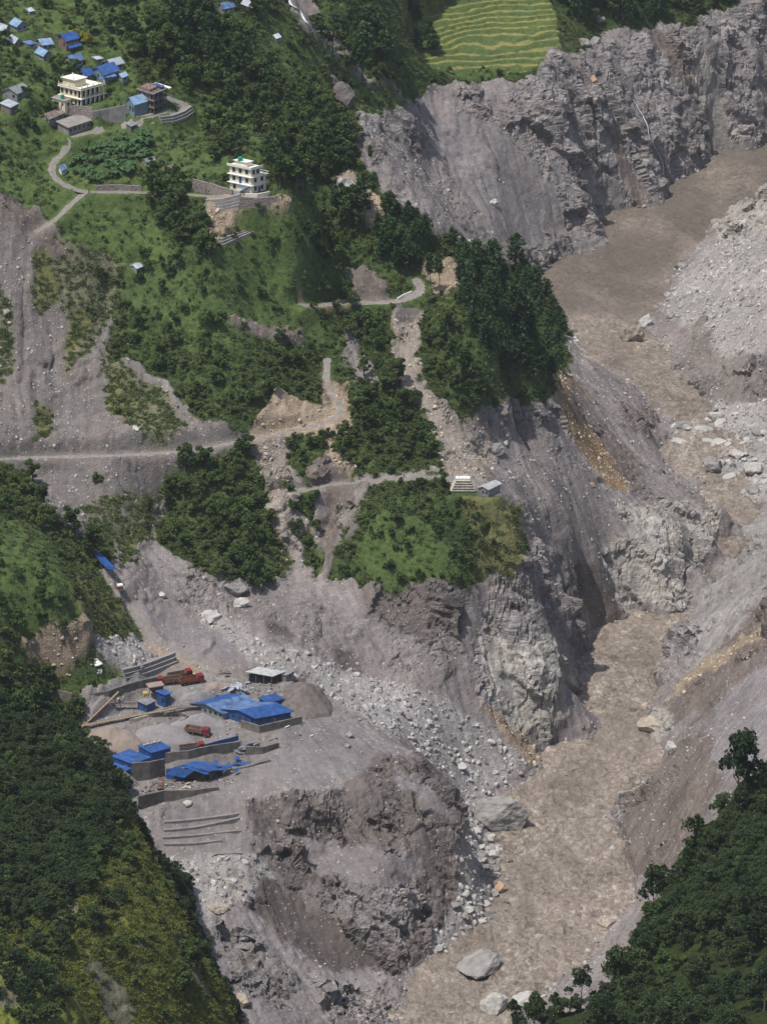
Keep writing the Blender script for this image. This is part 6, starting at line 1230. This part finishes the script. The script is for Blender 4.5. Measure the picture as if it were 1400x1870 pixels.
BL = [
 ('huge pale grey boulder with an undercut base on the left shore',918,1524,19,.85,M_BG,3,{}),
 ('smooth grey slab-sided boulder standing in the water near the bottom',876,1783,16.5,.55,M_BG,4,{'water':1}),
 ('orange-stained boulder at the waterline below the largest boulder',914,1633,5.6,.75,M_BO,5,{}),
 ('big streaked brown and tan boulder in the river narrows',1158,626,13.5,1.0,M_BS,6,{'water':1}),
 ('pale boulder pressed against the right side of the streaked one',1180,600,8,.9,M_BP,7,{}),
 ('pale blue-grey boulder in the river beside the pine stand',1040,632,9,.7,M_BP,8,{'water':1}),
 ('dark dripping rock perched on the grey slope below the dusty tree',903,832,8,.75,M_BG,9,{}),
 ('small pale rock beside the perched dark rock',922,815,3,.8,M_BP,10,{}),
 ('black and white banded outcrop rock at the brink of the grey slope',627,358,9.5,.9,M_BB,11,{}),
 ('large purple-brown outcrop on the green slope',627,195,11,1.0,M_BD,12,{}),
 ('smaller purple-brown knob left of the large outcrop',606,160,6,.9,M_BD,13,{}),
 ('long flat pale boulder in shallow water before the boulder bar',1240,812,7.5,.45,M_BP,14,{'water':1}),
 ('grey boulder just above the flat pale one',1250,788,8,.6,M_BG,15,{}),
 ('small dark boulder right of the flat pale one',1259,800,3.2,.8,M_BG,16,{'water':1}),
 ('largest brown-grey rock of the boulder bar',1300,862,9,.8,M_BG,17,{}),
 ('pale rounded rock at the head of the boulder bar',1305,770,7,.7,M_BP,18,{}),
 ('pale oval rock in the middle of the boulder bar',1345,838,7,.6,M_BP,19,{}),
 ('pale pointed rock at the right edge of the boulder bar',1378,868,9,.8,M_BP,20,{}),
 ('dark wet rock at the upstream edge of the boulder bar',1282,722,3.8,.8,M_BD,21,{}),
 ('second dark wet rock at the upstream edge of the boulder bar',1258,750,3.6,.7,M_BD,22,{}),
 ('rock at the lower edge of the boulder bar',1375,905,6,.7,M_BG,23,{}),
 ('white boulder half hidden by the near right forest at the bottom',900,1862,11,.8,M_BP,24,{}),
 ('white boulder behind the leaves at the bottom of the river',960,1838,9,.6,M_BP,25,{}),
 ('small pale stone left of the slab-sided boulder',820,1772,2.6,.5,M_BP,26,{'water':1}),
 ('flat grey boulder low in the river left of the rapids',1035,1420,2.6,.5,M_BD,27,{'water':1}),
 ('grey stone standing in the middle of the lower river',1096,1606,2.8,.6,M_BD,28,{'water':1}),
 ('pale stone at the right shore below the brown slope',1117,1555,3.6,.7,M_BP,29,{'water':1}),
 ('dark rock in the river under the pale right-bank rock',1155,1302,4.2,.5,M_BD,30,{'water':1}),
 ('pale cream rock jutting from the right bank',1186,1340,8.5,.8,M_BT,31,{}),
 ('broad pale rock at the right bank above the brown slope',1225,1375,6,.8,M_BP,32,{}),
 ('brown hollowed rock on the right bank near the bottom',1110,1695,6,.8,M_BT,33,{}),
 ('pale rock on the left shore above the orange boulder',898,1570,4.4,.8,M_BP,34,{}),
 ('grey rock on the left shore touching the water above the orange boulder',905,1598,5,.7,M_BG,35,{}),
 ('dark wet stone in the water right of the left shore rocks',932,1577,3,.7,M_BD,36,{'water':1}),
 ('pale block at the foot of the largest boulder',898,1542,4.6,.9,M_BP,37,{}),
 ('brown-grey rock on the left shore below the orange boulder',903,1697,5.2,.7,M_BG,38,{}),
 ('dark stone just below the orange boulder',925,1653,2.8,.7,M_BD,39,{'water':1}),
 ('bright pale stone among the gravel above the largest boulder',842,1408,4.2,.7,M_BP,40,{}),
 ('pale boulder under the overhanging grey rock below the wooded knob',440,1112,6,.7,M_BP,41,{}),
 ('grey overhanging rock below the wooded knob',432,1092,9,1.1,M_BG,42,{}),
 ('broad pale half-buried rock in the upper gravel fan',385,1137,8,.45,M_BP,43,{}),
 ('pale rock on the track under the slide',296,1092,3.2,.8,M_BP,44,{}),
 ('dark rock in the strip of grass left of the wooded knob',243,1030,5,.7,M_BD,45,{}),
 ('white boulder at the corner of the stone stockpile',178,1222,3.8,.8,M_WHITE,46,{}),
 ('white boulder just below the one at the stockpile corner',181,1236,3,.7,M_BP,47,{}),
 ('grey slab rock at the top edge of the grey wall beside the terraces',838,165,8,.5,M_BG,48,{}),
 ('pale rock at the top left corner of the grey wall',762,192,6,.5,M_BP,49,{}),
 ('pale elongated stone on the middle of the grey wall',900,378,5,.8,M_BP,50,{}),
 ('tan stone on the lower left of the grey wall',818,352,3,.8,M_BT,51,{}),
 ('tan block high on the wall below the terraces',1082,152,4,.9,M_BO,52,{}),
 ('pair-like grey rock on the cliff brow right of the terraces',1067,88,7,.9,M_BG,53,{}),
 ('grey rock right of its neighbour on the cliff brow',1085,85,6,1.0,M_BG,54,{}),
 ('grey rock rising from the clifftop grass',1093,44,6,.7,M_BG,55,{}),
 ('grey boulder at the foot of the cliff beside the upper river',1245,328,5,.6,M_BG,56,{}),
 ('large stone lying on the left slide above the road',250,793,4,.6,M_BP,57,{}),
 ('grey stone in the upper left slide',12,578,4,.7,M_BG,58,{}),
 ('pale stone on the left slide right of the first',222,733,3.4,.7,M_BP,59,{}),
 ('orange-pink stone on the grey slope above the gorge',1080,890,2.8,.8,M_BO,60,{}),
 ('pale stone lying on the quarry terrace right of the barracks',637,1347,3.2,.6,M_BG,61,{}),
 ('grey stone lying on the quarry terrace, left of the other',635,1366,2.4,.7,M_BG,62,{}),
 ('pale stone in front of the lowest concrete wall',342,1473,3.6,.7,M_BP,63,{}),
 ('tan rock under the grey lip at the left of the lower gravel',400,1668,6,.6,M_BT,64,{}),
 ('jagged tan rock in the bottom left grey slope',440,1838,7,.6,M_BT,65,{}),
 ('grey rock in the bottom left grey slope, right of the tan one',590,1812,6,.5,M_BG,66,{}),
 ('grey slab standing out of the river bank right of the upper river',1245,490,5,.6,M_BG,67,{}),
 ('black rock in the right bank shallows of the upper river',1236,492,3,.8,M_BD,68,{}),
 ('rounded rock left of the streaked boulder on the right bank',1222,583,4,.8,M_BG,69,{}),
]
for i, (lb, u, v, w_, hr, m, sd_, kw) in enumerate(BL): boulder(lb, u, v, w_, hr, m, sd_, **{k: bool(x) for k, x in kw.items()})
# ------------------------------------------------------------ falling water
def ribbon(name, px, w_, m):
    w3 = []
    for a_, b_ in zip(px[:-1], px[1:]):
        for i in range(5): t = i / 5; w3.append((a_[0] + (b_[0] - a_[0]) * t, a_[1] + (b_[1] - a_[1]) * t))
    q = []
    for (u, v) in w3:
        x, y, z = on(u, v); j = (int(np.clip(np.interp(y, ys, np.arange(NY)), 0, NY - 1)), int(np.clip(np.interp(x / wid(y), ss, np.arange(NS)), 0, NS - 1))); q.append(Vector((VX[j], VY[j] - 1.2, VZ[j] + .6)))
    for _ in range(2): q = [q[0]] + [(q[i - 1] + q[i] * 2 + q[i + 1]) / 4 for i in range(1, len(q) - 1)] + [q[-1]]
    V, F = [], []
    for i, p in enumerate(q):
        ww = w_ * (.6 + .5 * abs(math.sin(i * 1.9))); V += [(p.x - ww, p.y, p.z), (p.x - ww * .3, p.y - .35, p.z + .2), (p.x + ww * .3, p.y - .35, p.z + .2), (p.x + ww, p.y, p.z)]
    for i in range(len(q) - 1):
        for k in range(3): F.append((i * 4 + k, i * 4 + k + 1, i * 4 + k + 5, i * 4 + k + 4))
    struct(mesh_obj(name, V, F, m, smooth=True))
ribbon('waterfall', [(1153,176),(1160,190),(1172,215),(1178,240),(1186,268),(1203,296),(1212,325),(1214,342)], .2, M_FALL)
ribbon('waterfall', [(524,-6),(536,12),(548,24),(556,40),(566,56),(577,78)], .5, M_FALL)
# ------------------------------------------------------------ people
def person(u, v, m, label, rz):
    p = on(u, v); e = thing('person', p, rz, label, 'person'); mb = MB()
    V, F = [], []
    for s in (-1, 1):
        tube(V, F, [(s * .1, .05 * s, 0), (s * .1, .03, .45), (s * .09, 0, .85)], [.055, .07, .09], 6); tube(V, F, [(s * .2, 0, 1.42), (s * .27, .03, 1.12), (s * .26, -.08, .85)], [.055, .045, .035], 6)
    tube(V, F, [(0, 0, .8), (0, 0, 1.0), (0, 0, 1.25), (0, 0, 1.42), (0, 0, 1.5), (0, -.01, 1.6), (0, -.01, 1.7), (0, -.01, 1.74)], [.16, .15, .18, .17, .06, .1, .09, .03], 8)
    mesh_obj('body', V, F, M_SKIN, e)
    V, F = [], []; tube(V, F, [(0, 0, .78), (0, 0, 1.0), (0, 0, 1.25), (0, 0, 1.44)], [.19, .175, .205, .19], 8)
    for s in (-1, 1): tube(V, F, [(s * .19, 0, 1.43), (s * .27, .03, 1.12)], [.075, .06], 6)
    mesh_obj('shirt', V, F, m, e); V, F = [], []
    for s in (-1, 1): tube(V, F, [(s * .1, .04 * s, .06), (s * .1, .03, .45), (s * .09, 0, .86)], [.075, .09, .115], 6)
    mesh_obj('trousers', V, F, M_CLD, e); V, F = [], []; tube(V, F, [(0, .02, 1.64), (0, .02, 1.72), (0, .01, 1.78)], [.108, .1, .04], 8); mesh_obj('hair', V, F, M_HAIR, e)
person(163, 353, M_CLR, 'person in a red top standing on the village path junction', .4); person(737, 873, M_CLR, 'person in red walking along the junction track behind the green knob', 1.2)
person(255, 1229, M_CLD, 'person in dark clothes standing at the stone stockpile', 2); person(480, 1248, M_CLB, 'person in blue in front of the open tin shed', 3)

# fields of boulders, each a stone of its own
BMESH = {m.name: [None] * 4 for m in (M_BP, M_BG, M_BT)}
def field_(label, group, poly, n, mind, s0, s1, ms, seed):
    rs_ = random.Random(seed); L = sorted(scatter_px(poly, n, mind, seed)); nv = sorted(p[1] for p in L); m_ = len(L)
    for i, (u, v) in enumerate(L):
        m = rs_.choice(ms); k = rs_.randrange(4); c = BMESH[m.name]
        if c[k] is None: c[k] = rock_mesh(300 + k * 7 + len(m.name), m, 3, .3, .72)
        a_ = 'upper' if v < nv[m_ // 3] else 'lower' if v > nv[2 * m_ // 3] else 'middle'; b_ = 'left' if i < m_ // 3 else 'right' if i >= m_ - m_ // 3 else 'centre'
        p = on(u, v); ob = bpy.data.objects.new('boulder', c[k]); COL.objects.link(ob); r = s0 + (s1 - s0) * rs_.random() ** 2.2; ob.scale = (r * rs_.uniform(.8, 1.3), r, r * rs_.uniform(.7, 1))
        ob.location = (p.x, p.y, max(p.z, 0) + r * .2); ob.rotation_euler = (rs_.uniform(-.3, .3), rs_.uniform(-.3, .3), rs_.uniform(0, 6.28))
        tag(ob, label + ' towards the ' + (a_ + ' ' + b_), 'boulder', group + ' ' + a_ + ' ' + b_)
field_('pale rounded boulder of the right bank bar,', 'boulders of the right bank bar', [(1225,790),(1260,745),(1330,745),(1400,760),(1400,905),(1330,895),(1290,880),(1280,820)], 60, 10, .8, 3.3, [M_BP, M_BP, M_BG], 1)
field_('boulder on the shore strip beside the dark bluff,', 'boulders of the shore strip', [(840,1450),(880,1520),(930,1560),(925,1640),(900,1690),(850,1720),(800,1745),(835,1640),(850,1560)], 65, 10, .6, 2.2, [M_BP, M_BP, M_BG], 2)
field_('boulder in the gravel fan above the bluff,', 'boulders of the gravel fan', [(560,1210),(760,1270),(880,1330),(980,1390),(940,1440),(850,1420),(740,1340),(600,1270)], 28, 18, .4, 1.3, [M_BP, M_BG], 3)
field_('boulder on the stony right bank of the upper river,', 'boulders of the upper right bank', [(1200,560),(1290,430),(1400,400),(1400,700),(1320,720),(1240,660)], 20, 22, .5, 1.6, [M_BP, M_BG], 4)
field_('tan block in the chute below the gravel road bend,', 'blocks of the debris chute', [(715,580),(770,580),(768,680),(740,700),(725,640)], 14, 9, .4, 1.1, [M_BT, M_BP], 5)
field_('tan block by the lower road junction,', 'blocks by the lower road junction', [(480,765),(560,755),(600,730),(640,750),(640,775),(560,790),(480,800)], 14, 12, .4, 1.3, [M_BT, M_BP], 6)
field_('pale block in the chute left of the wooded knob,', 'blocks of the left chute', [(465,815),(510,805),(540,920),(560,970),(520,1035),(500,930)], 12, 14, .4, 1.2, [M_BP, M_BT], 7)
field_('tan block on the cut bank above the stone heap,', 'blocks of the cut bank', [(50,1180),(150,1160),(180,1210),(160,1260),(90,1230)], 10, 14, .5, 1.4, [M_BT, M_BP], 8)
field_('stone on the left slide above the road,', 'stones of the left slide', [(0,450),(100,500),(200,680),(330,760),(440,790),(300,815),(0,825)], 8, 40, .4, 1.3, [M_BG, M_BP], 9)
field_('block by the waterline below the pine spur,', 'blocks below the pine spur', [(1060,650),(1200,745),(1200,810),(1130,760)], 5, 14, .5, 1.4, [M_BG, M_BP], 10)
# ------------------------------------------------------------ thin valley haze
mb = MB().box(-900, 900, -60, 3050, -12, 830); hz = mesh_obj('haze', mb.V, mb.F); hz['kind'] = 'stuff'
mh = bpy.data.materials.new('haze'); mh.use_nodes = True; nh_ = mh.node_tree; nh_.nodes.remove(nh_.nodes['Principled BSDF'])
pv = nh_.nodes.new('ShaderNodeVolumePrincipled'); pv.inputs['Color'].default_value = (.82, .88, .95, 1); pv.inputs['Density'].default_value = 0.000032; pv.inputs['Anisotropy'].default_value = .3
nh_.links.new(pv.outputs[0], nh_.nodes['Material Output'].inputs['Volume']); hz.data.materials.append(mh); tag(hz, 'thin pale haze filling the valley air', 'haze', kind='stuff')
